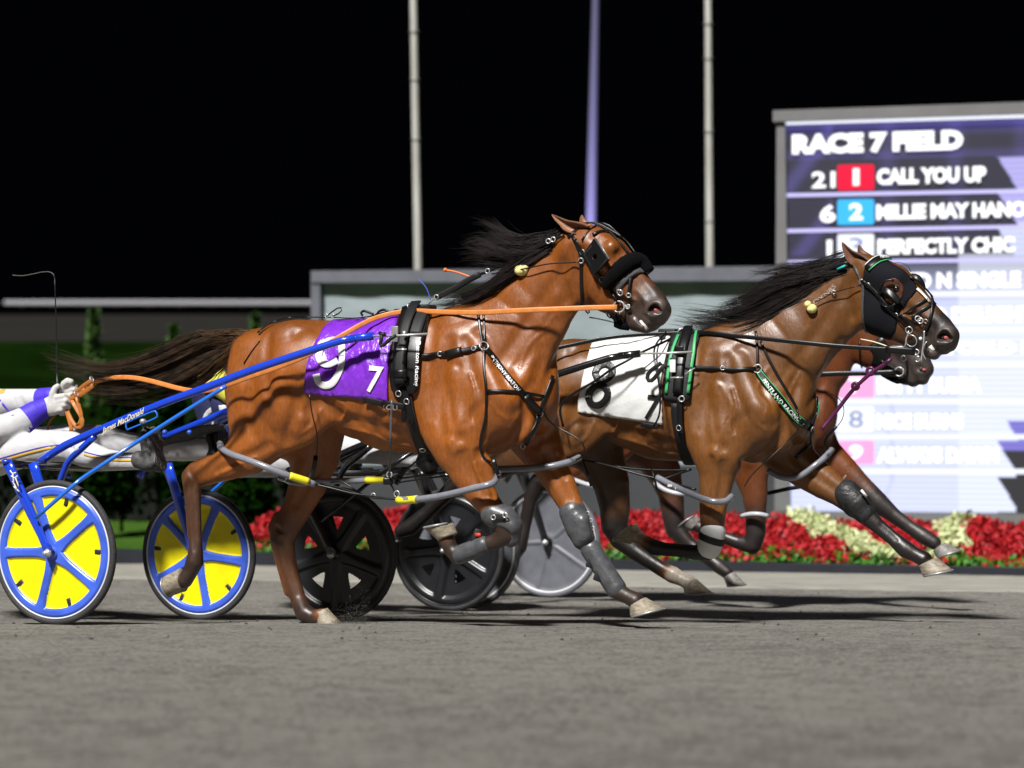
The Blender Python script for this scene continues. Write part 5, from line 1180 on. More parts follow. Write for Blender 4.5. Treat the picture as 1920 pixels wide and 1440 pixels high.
# ---------------------------------------------------------------- tack
def airpath(fr, surf, pts, step=8, lift=.006):
    """strap hung between points, never sinking into the body under it"""
    P2 = crom([(p[0], p[1], p[2]*400) for p in pts], step); out = []
    for p in P2:
        q = fr.px(p.x, p.y, p.z/400)
        if surf is not None:
            d = ray(p.x, p.y).normalized(); h = surf.b.ray_cast(CO, d)
            if h[0] is not None and h[0].y < q.y+lift: q = h[0]+h[1]*lift
        out.append(q)
    for _ in range(2): out = [out[0]]+[(out[i-1]+out[i]*2+out[i+1])/4 for i in range(1, len(out)-1)]+[out[-1]]
    return out
def rope(name, fr, surf, pts, r, m, parent, lift=.006, n=8): return tube(airpath(fr, surf, pts, lift=lift+r), r, n).build(name, m, parent)
def belt(name, fr, surf, pts, w, m, parent, th=.0025, lift=.006, tw=0, nrm=None):
    P = airpath(fr, surf, pts, lift=lift); N = [(CO-p).normalized() if nrm is None else nrm for p in P]
    if tw: N = [(n+Vector((0, 0, tw))).normalized() for n in N]
    return ribbon(P, N, w, th).build(name, m, parent)
def buckle(surf, px, py, parent, s=.012, m=None, lift=.012):
    h, n = surf.hit(px, py, lift); return ring(h, s, .0022, n, n=12, k=6).build('buckle', m or M['chrome'], parent)
def bring(name, fr, surf, px, py, r, parent, w=None, lift=.014, tr=.0028):
    if w is None: h, n = surf.hit(px, py, lift)
    else: h = fr.px(px, py, w); n = -fr.v
    return ring(h, r, tr, n, n=26, k=8).build(name, M['chrome'], parent)

# ================= leading horse
cloth9 = S9.patch('saddlecloth', [(622, 601), (670, 597), (712, 593), (753, 589), (748, 612), (738, 640), (733, 680), (731, 720), (732, 757), (690, 751), (630, 745), (569, 738), (570, 705), (574, 680), (586, 644), (603, 620)], M['purple'], H9, lift=.010, wr=.010)
tag(cloth9, 'purple vinyl saddlecloth with a large white 9 and small 7')
BC9 = BVHTree.FromPolygons([cloth9.matrix_world @ v.co if False else (F9.mat() @ Matrix.Translation((1.75, 0, 0)) @ v.co) for v in cloth9.data.vertices], [list(p.vertices) for p in cloth9.data.polygons])
def on_bvh(bvh, surf, lift=.004):
    def f(px, py):
        d = ray(px, py).normalized(); h = bvh.ray_cast(CO, d)
        if h[0] is None: p, n = surf.hit(px, py, .014+lift); return p
        n = h[1]; n = n if n.dot(d) < 0 else -n; return h[0]+n*lift
    return f
def rootmat(o): return INV[o].inverted()
def cloth_bvh(o): W = INV[o].inverted(); return BVHTree.FromPolygons([W @ v.co for v in o.data.vertices], [list(p.vertices) for p in o.data.polygons])
BC9 = cloth_bvh(cloth9)
def numeral(surf2, strokes, w, m, parent):
    mb = MB()
    for i, pts in enumerate(strokes):
        P, N = surf2.path(pts, .006+.0012*i, step=4, smooth=2); N = [n if n.y < 0 else -n for n in N]; P = [p for p in P]; ribbon(P, N, w, .0015, mb)
    return mb.build('numeral', m, parent)
numeral(Surf(BC9, F9), [[(593, 701), (597, 715), (608, 723), (622, 720), (633, 706), (640, 688), (643, 668), (641, 650)], [(634, 676), (620, 684), (606, 682), (598, 670), (601, 653), (612, 642), (626, 638), (638, 642), (643, 654), (641, 668)]], .036, M['numwhite'], cloth9)
text_on('numeral', '7', on_bvh(BC9, S9, .007), (686, 735), (27, 2), (8, -49), M['numwhite'], cloth9, bold=.02, step=.04)
S9.strap('cloth_band', [(686, 748), (706, 751), (724, 754)], .030, M['nylon'], cloth9, .022, .003)
# saddle pad
pad9 = S9.patch('saddle_pad', [(752, 589), (772, 582), (795, 580), (815, 589), (806, 612), (798, 640), (791, 670), (789, 700), (788, 728), (782, 738), (765, 741), (742, 741), (735, 732), (731, 700), (730, 675), (735, 640), (744, 614)], M['leather'], H9, lift=.026, thick=.018)
tag(pad9, 'black padded racing saddle with white lettering')
pl = cloth_bvh(pad9); fpad = on_bvh(pl, S9, .003)
S9.strap('pad_ridge', [(770, 590), (762, 625), (757, 655), (755, 690), (757, 716)], .068, M['leather'], pad9, .038, .012)
S9.strap('tree_strap', [(782, 585), (770, 610), (762, 640), (757, 670), (756, 700), (757, 720)], .052, M['nylon'], pad9, .050, .006)
S9.strap('keeper', [(744, 702), (757, 705), (770, 702)], .038, M['leather'], pad9, .058, .004)
text_on('pad_lettering', 'Beaton Racing', fpad, (779, 640), (-4, 84), (10, 0.5), M['numwhite'], pad9, bold=.02)
S9.strap('sleeve', [(797, 588), (786, 612), (780, 634)], .070, M['nylon'], pad9, .034, .007)
h, n = S9.hit(752, 640, .075); mb = MB(); box(h, (.036, .012, .075), Matrix.Rotation(-F9.a, 3, 'Z'), mb=mb, bev=.003); shk = mb.build('shaft_holder', M['steel'], pad9)
text_on('holder_decal', 'FLEX', lambda px, py: F9.px(px, py, .349), (749, 652), (0.5, -22), (-5, 0), M['slot'], shk, bold=.02)
h, n = S9.hit(768, 640, .075); box(h, (.014, .012, .03), Matrix.Rotation(-F9.a, 3, 'Z')).build('holder_pin', M['chrome'], shk)
tube([F9.px(744, 655, .345), F9.px(762, 655, .345)], .004, 6).build('holder_bar', M['chrome'], shk)
bring('ring', F9, S9, 728, 642, .016, pad9, w=.33); rope('tie_down', F9, None, [(716, 628, .33), (714, 645, .33), (708, 655, .33), (722, 648, .33), (730, 634, .33), (742, 629, .33)], .009, M['nylon'], pad9)
rope('shaft_tie', F9, None, [(712, 624, .325), (716, 634, .335), (722, 626, .33)], .010, M['nylon'], pad9)
# terret, hook on top
mb = MB(); ring(F9.px(768, 576, .09), .020, .003, F9.u+Vector((0, 0, .2)), mb); mb.build('terret', M['chrome'], pad9)
box(F9.px(792, 578, .02), (.12, .09, .035), Matrix.Rotation(-F9.a, 3, 'Z'), bev=.014).build('saddle_top', M['nylon'], pad9)
rope('check_hook', F9, None, [(796, 577, .03), (800, 571, .03), (806, 566, .03), (813, 561, .03), (818, 557, .03)], .0045, M['chrome'], pad9)
# girth
girth = S9.strap('girth', [(757, 722), (764, 745), (770, 765), (778, 798), (788, 828), (797, 850), (808, 868)], .060, M['nylon'], H9, .012, .006)
S9.strap('girth_strap', [(758, 724), (768, 748), (774, 770), (779, 790)], .034, M['leather'], girth, .024, .004)
S9.strap('girth_strap', [(750, 720), (754, 742), (760, 765), (762, 788)], .026, M['leather'], girth, .020, .004)
S9.strap('cloth_tie', [(726, 754), (745, 758), (762, 760)], .034, M['nylon'], girth, .022, .004)
text_on('buckle', 'LOU', lambda x, y: S9.hit(x, y, .030)[0], (724, 764), (24, 2), (1, -9), M['chrome'], girth, bold=.0)
for x, y in ((752, 737), (768, 749), (793, 835)): buckle(S9, x, y, girth, .014, lift=.03)
# breast collar group
bc = S9.strap('breast_collar', [(906, 650), (925, 672), (948, 702), (974, 733), (994, 754), (1012, 772)], .031, M['leather'], H9, .008, .006)
tag(bc, 'black breast collar strap with white lettering')
def along(surf, pts, lift, top=None):
    P2 = crom([(p[0], p[1], 0) for p in pts], 1.0); n = len(P2)
    def f(x, y):
        i = min(n-2, max(0, int(x*(n-1)))); p = P2[i]; t = (P2[i+1]-p).normalized(); q = Vector((t.y, -t.x, 0)); s = p+q*y
        if top is not None: return on_bvh(top, surf, .0025)(s.x, s.y)
        return surf.hit(s.x, s.y, lift)[0]
    return f
def text_along(name, txt, surf, pts, h, m, parent, lift=.020, bold=.01, y0=None, top=False):
    V, Fc = text_geo(txt, bold); f = along(surf, pts, lift, cloth_bvh(parent) if top else None); y0 = -h/2 if y0 is None else y0
    return link(name, [f(x, y0+y*h) for x, y in V], Fc, m, parent, False)
text_along('collar_lettering', 'ANTHONY BEATON', S9, [(921, 667), (930, 679), (948, 702), (974, 733)], 6.5, M['numwhite'], bc, .021, top=True)
S9.strap('collar_tug', [(784, 669), (800, 669), (822, 664), (845, 663), (868, 659), (900, 652)], .024, M['leather'], H9, .010, .005)
S9.strap('tug_keeper', [(838, 665), (852, 662), (866, 658)], .034, M['leather'], bc, .015, .006)
for x, y in ((826, 664), (890, 654)): buckle(S9, x, y, bc, .011)
bring('ring', F9, S9, 906, 651, .021, bc)
nk = S9.strap('neck_strap', [(897, 588), (899, 605), (902, 630), (906, 650)], .014, M['leather'], H9, .008, .004); S9.strap('neck_strap', [(907, 588), (908, 610), (909, 643)], .012, M['leather'], H9, .006, .003)
S9.strap('hobble_hanger', [(907, 655), (908, 690), (913, 725), (914, 757), (910, 790), (902, 815), (899, 838), (905, 858), (918, 868)], .012, M['leather'], H9, .008, .004)
S9.strap('collar_cross', [(915, 733), (945, 735), (974, 736), (1000, 740), (1020, 744)], .015, M['leather'], H9, .010, .004)
S9.strap('collar_end', [(982, 743), (998, 760), (1012, 772)], .036, M['leather'], bc, .016, .008)
S9.strap('far_collar', [(1035, 706), (1029, 726), (1020, 748), (1013, 772)], .018, M['leather'], H9, .008, .005)
bring('ring', F9, S9, 1011, 774, .015, bc)
S9.strap('belly_tie', [(1010, 776), (1004, 795), (992, 815), (984, 830)], .026, M['leather'], H9, .010, .006)
bring('snap', F9, S9, 983, 836, .012, bc)
rope('tie_cord', F9, S9, [(1018, 766, -.02), (1022, 780, -.0), (1032, 793, .0), (1052, 805, .0), (1077, 818, .0), (1094, 830, .0), (1099, 843, .0), (1092, 856, -.02), (1080, 862, -.05)], .0042, M['leather'], H9)
# back strap and crupper
S9.strap('back_strap', [(486, 628), (505, 613), (532, 603), (560, 599), (600, 596), (650, 595), (700, 592), (755, 586)], .014, M['leather'], H9, .014, .004)
S9.strap('crupper', [(488, 640), (472, 660), (458, 682)], .005, M['leather'], H9, .004, .003)
rope('strap_loop', F9, None, [(612, 594, .03), (622, 584, .03), (634, 574, .03), (643, 573, .03), (645, 581, .03), (638, 590, .03), (624, 593, .03)], .0035, M['leather'], H9)
for xx in (612, 624): bring('buckle', F9, S9, xx, 592, .008, H9, w=.03)
lp = MB()
for pts in ([(680, 592), (677, 587), (682, 583), (692, 586), (700, 589)], [(706, 590), (712, 583), (722, 581), (728, 586), (722, 590)], [(735, 589), (740, 582), (750, 582), (752, 587)]):
    tube(crom([F9.px(x, y, .02) for x, y in pts], .006), .006, 6, lp)
o = lp.build('strap_keepers', M['leather'], H9)
# overcheck from saddle to poll
oc = belt('overcheck', F9, S9, [(817, 558, .04), (850, 542, .04), (880, 524, .04), (900, 514, .04)], .030, M['nylon'], H9, .008)
belt('check_strap', F9, S9, [(896, 516, .04), (920, 507, .04), (940, 498, .04), (985, 474, .06), (1020, 458, .07), (1058, 441, .08)], .014, M['leather'], H9, .004)
for x, y in ((818, 557), (914, 508), (1028, 452), (1037, 449)): bring('buckle', F9, S9, x, y, .011, oc, w=.08 if x > 1000 else .05)
rope('head_pole_cord', F9, S9, [(922, 514, .06), (950, 508, .08), (985, 504, .1), (1010, 498, .1), (1033, 494, .1), (1060, 493, .1), (1088, 491, .1)], .0032, M['leather'], H9)
h, n = S9.hit(981, 510, .018); e_ = MB(); sph(h, .028, e_, sc=(1.15, 1, .92)); sph(h+Vector((.018, -.004, .012)), .018, e_); e_.build('ear_plug', M['plug'], H9)
# orange and blue pull cords
rope('orange_cord', F9, None, [(832, 506, .03), (850, 508, .03), (868, 514, .03), (886, 521, .03)], .0045, mat('orange_cord', (.85, .2, .04), .5), H9); sph(F9.px(835, 506, .03), .010).build('cord_knob', bpy.data.materials['orange_cord'], H9)
rope('blue_cord', F9, None, [(785, 524, .03), (797, 533, .03), (803, 548, .03), (808, 565, .03)], .0022, mat('blue_cord', (.06, .12, .6), .5), H9)

S9.strap('foam', [(1200, 601), (1207, 609), (1213, 618)], .016, M['cream'], H9, .002, .004)
S8.strap('foam', [(1744, 648), (1752, 658), (1762, 666)], .028, M['cream'], H8, -.002, .006)
# bridle
br = S9.strap('bridle', [(1074, 443), (1081, 457), (1088, 470), (1090, 490), (1091, 520), (1091, 550), (1092, 573)], .016, M['leather'], H9, .007, .004); tag(br, 'black leather racing bridle')
S9.strap('crown_strap', [(1066, 446), (1077, 440), (1090, 425), (1106, 415)], .020, M['leather'], br, .010, .004)
S9.strap('cheek_strap', [(1080, 450), (1092, 470), (1108, 496), (1130, 526), (1146, 546), (1158, 566)], .018, M['leather'], br, .010, .004)
S9.strap('brow_chain', [(1092, 452), (1098, 440), (1107, 430), (1118, 425)], .008, M['leather'], br, .008, .004)
S9.strap('brow_strap', [(1110, 441), (1125, 436), (1142, 434), (1156, 440)], .013, M['leather'], br, .010, .004)
for x, y in ((1094, 472), (1090, 488), (1129, 524)): buckle(S9, x, y, br, .012)
S9.strap('far_check', [(1092, 421), (1112, 418), (1130, 424), (1147, 436), (1165, 450), (1180, 466), (1192, 480)], .013, M['leather'], br, .014, .005); S9.strap('far_check', [(1110, 420), (1136, 432), (1160, 456), (1178, 478)], .012, M['nylon'], br, .008, .004)
rope('check_loop', F9, None, [(1122, 418, 0), (1134, 416, 0), (1145, 423, 0), (1155, 436, 0), (1168, 446, 0)], .006, M['leather'], br)
# blinker plate with a round peep hole
q = [S9.hit(x, y, l)[0] for x, y, l in ((1118, 452, .022), (1143, 482, .06), (1121, 508, .045), (1098, 476, .022))]
def plate(q, th, m, name, parent, hole=.2, cx=.5, cy=.5):
    c0 = sum(q, Vector())/4; nn = (q[2]-q[0]).cross(q[3]-q[1]).normalized(); q = [p-nn*(p-c0).dot(nn) for p in q]
    n = (q[1]-q[0]).cross(q[3]-q[0]).normalized(); n = n if n.y < 0 else -n; V = []; N = 48; c = (q[0]+q[1]+q[2]+q[3])/4
    def per(t):
        s = t*4; i = int(s) % 4; f = s-int(s); return q[i].lerp(q[(i+1) % 4], f)
    rows = []
    for off in (th, -th):
        O = [per(k/N) for k in range(N)]; O = [p+n*off for p in O]; I = [c+(p-c).normalized()*hole+n*off for p in [per(k/N) for k in range(N)]]
        rows += [O, I]
    V = [p for r in rows for p in r]; F = []
    for k in range(N):
        j = (k+1) % N; F += [[k, j, N+j, N+k], [2*N+k, 3*N+k, 3*N+j, 2*N+j], [k, 2*N+k, 2*N+j, j], [N+k, N+j, 3*N+j, 3*N+k]]
    o = link(name, V, F, m, parent, False); b = o.modifiers.new('b', 'BEVEL'); b.width = .002; b.segments = 2; return o
bl9 = plate(q, .006, M['leather'], 'blinker', br, .013); tag(bl9, 'square black blinker plate with a round hole')
mb = MB(); c = sum(q, Vector())/4; P = [c+(x-c)*.86+Vector((0, -.008, 0)) for x in q]; tube(P+[P[0]], .0015, 6, mb); mb.build('stitching', M['slot'], bl9)
tube([q[1]+Vector((0, -.006, 0)), q[0].lerp(q[1], .1)+Vector((0, -.006, .004))], .003, 6).build('plate_edge', M['steel'], bl9)
# fleece noseband
P, N = S9.path([(1138, 537), (1146, 523), (1158, 508), (1172, 496), (1188, 488), (1203, 487), (1214, 494), (1219, 508)], .012, step=4, smooth=12)
tube(P, [.030+.010*math.sin(i/len(P)*3.14)+.0012*math.sin(i*2.3) for i in range(len(P))], 14).build('fleece_noseband', M['fluff'], br)
S9.strap('noseband', [(1157, 543), (1166, 530), (1178, 518), (1192, 509), (1206, 507), (1214, 514)], .026, M['boot'], br, .010, .006)
S9.strap('nose_strap', [(1183, 518), (1180, 535), (1179, 552), (1179, 568), (1181, 580)], .015, M['leather'], br, .010, .004)
for x, y in ((1179, 554), (1162, 545)): buckle(S9, x, y, br, .010)
bring('halter_ring', F9, S9, 1166, 547, .013, br, lift=.02)
bring('bit_ring', F9, S9, 1163, 576, .026, br, lift=.022, tr=.004); bring('bit_ring', F9, S9, 1181, 576, .010, br, lift=.02)
rope('bit_hanger', F9, S9, [(1145, 546, .07), (1153, 556, .07), (1158, 568, .07)], .006, M['leather'], br); tube([S9.hit(1172, 574, .015)[0], S9.hit(1182, 577, .015)[0]], .006, 8).build('bit', M['chrome'], br)
rope('chin_strap', F9, S9, [(1094, 574, .07), (1099, 585, .06), (1103, 594, .05), (1108, 588, .05), (1104, 580, .05)], .004, M['leather'], br)
rope('chin_cord', F9, S9, [(1105, 595, .03), (1125, 598, .03), (1145, 603, .03), (1158, 606, .03)], .003, M['leather'], br)
rope('jaw_strap', F9, S9, [(1136, 586, .05), (1140, 598, .03), (1146, 600, .03), (1150, 592, .04), (1142, 588, .05)], .004, M['leather'], br)
rope('lip_strap', F9, S9, [(1162, 584, .05), (1168, 596, .05), (1170, 606, .04)], .006, M['leather'], br)
P = [F9.px(x, y, .02) for x, y in ((1155, 590), (1158, 602), (1164, 611), (1174, 610), (1180, 604))]; P = crom(P, .01); tube(P, [.022+.006*math.sin(i*2) for i in range(len(P))], 10).build('chin_fleece', M['fluff'], br)
# hobbles
def gaskin_loop(fr, surf, c, r_, tilt, w, kflat, m, parent, name='hobble', thick=.0165, a0=0, a1=360, yo=0):
    pass
def hobble(name, fr, surf, pts, r, m, parent, tape=None, label=None):
    P = airpath(fr, surf, pts, step=6, lift=r+.006); o = tube(P, r, 12).build(name, m, parent)
    if label: tag(o, label)
    if tape:
        P = airpath(fr, surf, tape, step=5, lift=r+.006); tube(P, r+.0022, 12).build('tape', M['yellow'], o)
    return o
h1 = hobble('hobble', F9, S9, [(412, 832, .12), (418, 842, .22), (432, 851, .28), (460, 861, .30), (495, 874, .30), (530, 888, .27), (560, 898, .22), (590, 908, .16)], .0165, M['hobble'], H9, [(543, 892, .25), (562, 898, .22), (578, 903, .19)])
h2 = hobble('hobble', F9, S9, [(748, 937, .12), (775, 937, .16), (815, 932, .22), (850, 925, .27), (890, 915, .29), (920, 908, .28), (930, 900, .22), (934, 888, .1)], .0165, M['hobble'], H9, [(746, 938, .12), (764, 938, .14), (782, 936, .17)])
h3 = hobble('hobble', F9, S9, [(525, 896, -.28), (560, 905, -.12), (600, 903, -.06), (640, 902, -.06), (690, 900, -.06), (722, 898, -.04)], .0150, M['hobble'], H9, [(687, 900, -.06), (705, 900, -.05), (724, 898, -.04)])
h4 = hobble('hobble', F9, S9, [(934, 880, -.02), (965, 879, -.04), (1005, 877, -.05), (1040, 873, -.07), (1068, 866, -.12), (1086, 858, -.2)], .0165, M['hobble'], H9)
for pts in ([(590, 908, .16), (625, 916, .14), (660, 925, .13), (700, 930, .12), (748, 937, .12)], [(600, 906, .1), (650, 918, .11), (690, 932, .12), (740, 936, .12)], [(722, 898, -.04), (760, 896, -.02), (800, 890, 0), (850, 884, 0), (900, 880, 0), (934, 880, -.02)], [(620, 905, .1), (640, 900, .1), (655, 912, .1), (668, 920, .1)],
            [(722, 898, 0), (735, 910, .03), (740, 925, .08), (746, 938, .12)], [(735, 895, 0), (760, 884, 0), (775, 868, 0), (800, 852, 0)], [(745, 905, 0), (790, 898, 0), (840, 892, 0)]):
    rope('hobble_strap', F9, None, pts, .0045, M['leather'], H9)
belt('hobble_hanger', F9, S9, [(735, 748, .30), (733, 790, .31), (732, 830, .30), (731, 880, .15), (729, 893, .05)], .011, M['boot'], H9)
belt('hobble_hanger', F9, S9, [(580, 738, .30), (585, 775, .29), (594, 812, .2), (594, 850, .1), (592, 862, .08)], .006, M['leather'], H9, .002); belt('hanger_end', F9, S9, [(592, 854, .1), (590, 875, .1), (584, 893, .1), (578, 904, .12)], .022, M['leather'], H9)
mb = MB(); box(F9.px(728, 902, .05), (.05, .03, .035), mb=mb, bev=.008); mb.build('spreader', M['leather'], h3)
bring('ring', F9, S9, 744, 926, .014, h2, w=.1); bring('ring', F9, S9, 730, 890, .014, h3, w=.05); bring('ring', F9, S9, 700, 929, .011, h3, w=.12)
belt('hobble_tag', F9, None, [(924, 860, .25), (930, 876, .25), (934, 890, .24)], .020, M['leather'], h2)
# knee and shin boots
def bootwrap(name, fr, surf, pts, w, m, parent, lift=.010, th=.008): 
    return surf.strap(name, pts, w, m, parent, lift, th)
b, _ = sdf_part('knee_boot', F9, [([(1074, 960, 26, -.15, .95), (1086, 990, 26, -.15, .95), (1094, 1010, 22, -.15, .95)], .02), ([(1090, 978, 16, -.11, .8), (1096, 1004, 14, -.11, .8)], .02)], M['boot'], H9, .006)
for x, y in ((1102, 962), (1108, 975), (1112, 990)): ring(F9.px(x, y, -.15), .008, .002, F9.v).build('buckle', M['chrome'], b)
b, _ = sdf_part('shin_boot', F9, [([(1108, 1030, 20, -.15, .95), (1132, 1068, 19.5, -.15, .95), (1155, 1103, 20, -.15, .95)], .02)], M['boot'], H9, .006)
for x, y in ((1108, 1055), (1122, 1080)): box(F9.px(x, y, -.12), (.04, .03, .05), Matrix.Rotation(R(20), 3, 'Y'), bev=.006).build('boot_tab', M['nylon'], b)
b, _ = sdf_part('knee_boot', F9, [([(926, 964, 25.5, .18, .95), (946, 972, 25, .18, .95), (957, 986, 24, .18, .95), (958, 1006, 20, .17, .8)], .02)], M['boot'], H9, .006, carve=[([(938, 1008, 18, .24, 1)], .02)])
S9b = None
for x, y in ((925, 970), (947, 966)): ring(F9.px(x, y, .25), .011, .0028, F9.v).build('buckle', M['chrome'], b)
box(F9.px(934, 969, .245), (.07, .012, .028), Matrix.Rotation(-F9.a, 3, 'Z'), bev=.004).build('boot_strap', M['nylon'], b)
b, _ = sdf_part('shin_boot', F9, [([(862, 1040, 18, .18, .9), (884, 1032, 18, .18, .9), (906, 1022, 17, .18, .9)], .02)], M['boot'], H9, .006)
box(F9.px(893, 1005, .18), (.035, .03, .07), Matrix.Rotation(R(20), 3, 'Y'), bev=.008).build('boot_tab', M['nylon'], b); box(F9.px(896, 1003, .20), (.028, .002, .018), Matrix.Rotation(-F9.a, 3, 'Z')).build('boot_badge', M['red'], b)

# reins of the leading horse
rn = empty('reins', Matrix.Translation(F9.px(150, 735, .02)), 'long orange leather reins running from the white gloves to the leading horse\'s bit', 'reins')
V9 = Vector((0, -1, 0))
def rein(name, pts, w, m, fr, surf, parent, th=.0022): return belt(name, fr, surf, pts, w, m, parent, th, .016)
rein('rein', [(150, 736, .02), (166, 722, .02), (186, 713, .03), (215, 708, .05), (250, 708, .08), (290, 716, .12), (330, 727, .17), (362, 733, .22), (395, 732, .27), (425, 722, .30), (470, 706, .31), (520, 689, .32), (572, 668, .32), (615, 644, .30), (650, 624, .27), (690, 602, .2), (725, 590, .14), (768, 583, .12), (830, 585, .14), (900, 586, .16), (980, 582, .16), (1060, 579, .13), (1110, 577, .11), (1157, 576, .10)], .024, M['orange'], F9, S9, rn)
rein('far_rein', [(150, 730, -.02), (170, 718, -.02), (200, 721, -.04), (240, 727, -.08), (286, 727, -.12), (340, 725, -.2), (420, 716, -.3)], .018, M['tan'], F9, None, rn)
rein('far_rein', [(768, 583, -.06), (830, 586, -.14), (900, 586, -.16), (980, 582, -.16), (1060, 579, -.13), (1157, 576, -.10)], .022, M['orange'], F9, None, rn)
hp = [[(134, 744), (140, 738), (148, 730), (158, 722), (168, 715), (174, 712)], [(128, 748), (136, 745), (146, 744), (158, 740), (168, 730), (178, 719)], [(140, 745), (147, 742), (152, 737), (160, 730)],
      [(134, 750), (140, 762), (150, 776), (158, 788), (157, 800), (150, 806), (143, 802), (134, 788), (126, 772), (123, 762)], [(144, 744), (147, 760), (152, 775), (156, 786), (152, 796), (144, 799)], [(122, 760), (127, 778), (133, 796), (134, 812)], [(104, 778), (94, 786), (87, 796), (88, 808), (92, 820)]]
for i, pts in enumerate(hp): belt('rein_loop', F9, None, [(x, y, .06 if i < 6 else .0) for x, y in pts], .021 if i < 6 else .012, M['tan'], rn, .002)
for x, y in ((172, 711), (143, 738)): ring(F9.px(x, y, .08), .014, .003, F9.u+Vector((0, 0, .4))).build('rein_buckle', M['chrome'], rn)

# ================= middle horse
cloth8 = S8.patch('saddlecloth', [(1120, 626), (1160, 622), (1210, 624), (1262, 632), (1253, 668), (1245, 700), (1243, 740), (1245, 799), (1200, 791), (1140, 782), (1081, 774), (1084, 740), (1092, 700), (1104, 655)], M['whitecloth'], H8, lift=.010, wr=.006)
tag(cloth8, 'white vinyl saddlecloth with a large black 8 and small 7')
fc8 = on_bvh(cloth_bvh(cloth8), S8, .006)
def oval(cx, cy, rx, ry, tilt=.15): return [(cx+rx*math.cos(R(a))-tilt*ry*math.sin(R(a)), cy+ry*math.sin(R(a))) for a in range(-200, 181, 20)]
numeral(Surf(cloth_bvh(cloth8), F8), [oval(1133, 698, 17, 16), oval(1122, 741, 19, 20)], .038, M['numblack'], cloth8)
text_on('numeral', '7', fc8, (1206, 786), (25, 3), (10, -46), M['numblack'], cloth8, bold=.02, step=.04)
S8.strap('cloth_band', [(1204, 793), (1222, 796), (1236, 799)], .026, M['nylon'], cloth8, .020, .003)
S8.strap('cloth_tab', [(1238, 630), (1245, 640)], .03, M['nylon'], cloth8, .020, .003)
pad8 = S8.patch('saddle_pad', [(1260, 628), (1280, 622), (1300, 621), (1318, 628), (1310, 655), (1303, 690), (1298, 720), (1294, 756), (1268, 756), (1241, 755), (1243, 710), (1247, 680), (1254, 652)], M['nylon'], H8, lift=.024, thick=.014)
tag(pad8, 'black saddle pad with green trim stripes')
S8.strap('green_stripe', [(1274, 636), (1263, 664), (1257, 690), (1252, 738)], .016, M['green'], pad8, .030, .003); S8.strap('green_stripe', [(1311, 628), (1303, 655), (1295, 690), (1289, 738)], .016, M['green'], pad8, .030, .003)
S8.strap('tree_strap', [(1292, 624), (1284, 650), (1277, 690), (1273, 738)], .050, M['leather'], pad8, .034, .008)
h, n = S8.hit(1268, 692, .062); box(h, (.032, .012, .075), Matrix.Rotation(-F8.a, 3, 'Z'), bev=.004).build('shaft_holder', M['numwhite'], pad8)
h, n = S8.hit(1278, 668, .058); box(h, (.05, .015, .05), Matrix.Rotation(-F8.a, 3, 'Z'), bev=.006).build('holder_block', M['leather'], pad8)
tube([F8.px(1257, 708, .345), F8.px(1280, 708, .345)], .004, 6).build('holder_bar', M['chrome'], pad8)
mb = MB(); ring(F8.px(1279, 624, .09), .022, .003, -F8.v+F8.u*.5, mb); mb.build('terret', M['chrome'], pad8)
bring('ring', F8, S8, 1281, 748, .014, pad8, lift=.036)
for pts in ([(1240, 680, .33), (1228, 690, .33), (1212, 700, .33), (1215, 718, .33), (1222, 716, .33), (1238, 694, .33), (1246, 684, .33)],): belt('tie_down', F8, None, pts, .022, M['nylon'], pad8)
mb = MB(); box(F8.px(1256, 622, .03), (.10, .10, .03), Matrix.Rotation(-F8.a, 3, 'Z'), mb=mb, bev=.01); mb.build('saddle_top', M['nylon'], pad8)
g8 = S8.strap('girth', [(1270, 756), (1272, 790), (1280, 830), (1290, 862), (1298, 884)], .064, M['nylon'], H8, .012, .007)
S8.strap('girth_strap', [(1276, 745), (1278, 780), (1283, 815)], .032, M['leather'], g8, .024, .004); buckle(S8, 1278, 800, g8, .014, lift=.03)
# shaft of the middle sulky laid against the saddle, second bar, cords
belt('wear_cord', F8, S8, [(1250, 622, .1), (1230, 645, .2), (1226, 670, .3), (1232, 700, .33), (1238, 740, .33), (1236, 780, .32), (1225, 800, .3)], .010, M['leather'], H8)
belt('side_strap', F8, S8, [(1262, 633, .1), (1235, 646, .24), (1200, 662, .3), (1175, 677, .34), (1150, 690, .36), (1110, 718, .36), (1075, 738, .36), (1050, 762, .36), (1056, 800, .33)], .013, M['leather'], H8)
# breast collar
bc8 = S8.strap('breast_collar', [(1421, 694), (1436, 718), (1456, 744), (1480, 772), (1505, 793), (1530, 806)], .046, M['leather'], H8, .008, .006); tag(bc8, 'black breast collar with green edging and white lettering')
S8.strap('green_edge', [(1418, 698), (1433, 722), (1452, 748), (1476, 776), (1502, 797)], .005, M['green'], bc8, .018, .002); S8.strap('green_edge', [(1426, 694), (1441, 715), (1461, 741), (1485, 767), (1508, 788)], .005, M['green'], bc8, .018, .002)
text_along('collar_lettering', 'PENTLAND RACING', S8, [(1432, 712), (1450, 737), (1474, 765), (1500, 788)], 8, M['numwhite'], bc8, .020, .012, top=True)
S8.strap('collar_tug', [(1300, 690), (1340, 691), (1380, 693), (1416, 692)], .020, M['leather'], H8, .010, .006); bring('ring', F8, S8, 1421, 692, .021, bc8); buckle(S8, 1355, 691, bc8, .011)
rope('tug_hook', F8, S8, [(1285, 702, .3), (1292, 694, .3), (1303, 690, .28)], .004, M['chrome'], bc8)
S8.strap('neck_strap', [(1418, 622), (1420, 650), (1421, 686)], .014, M['leather'], H8, .008, .004); S8.strap('neck_strap', [(1427, 640), (1440, 670), (1456, 700), (1470, 725), (1486, 752), (1494, 766)], .014, M['leather'], H8, .006, .004)
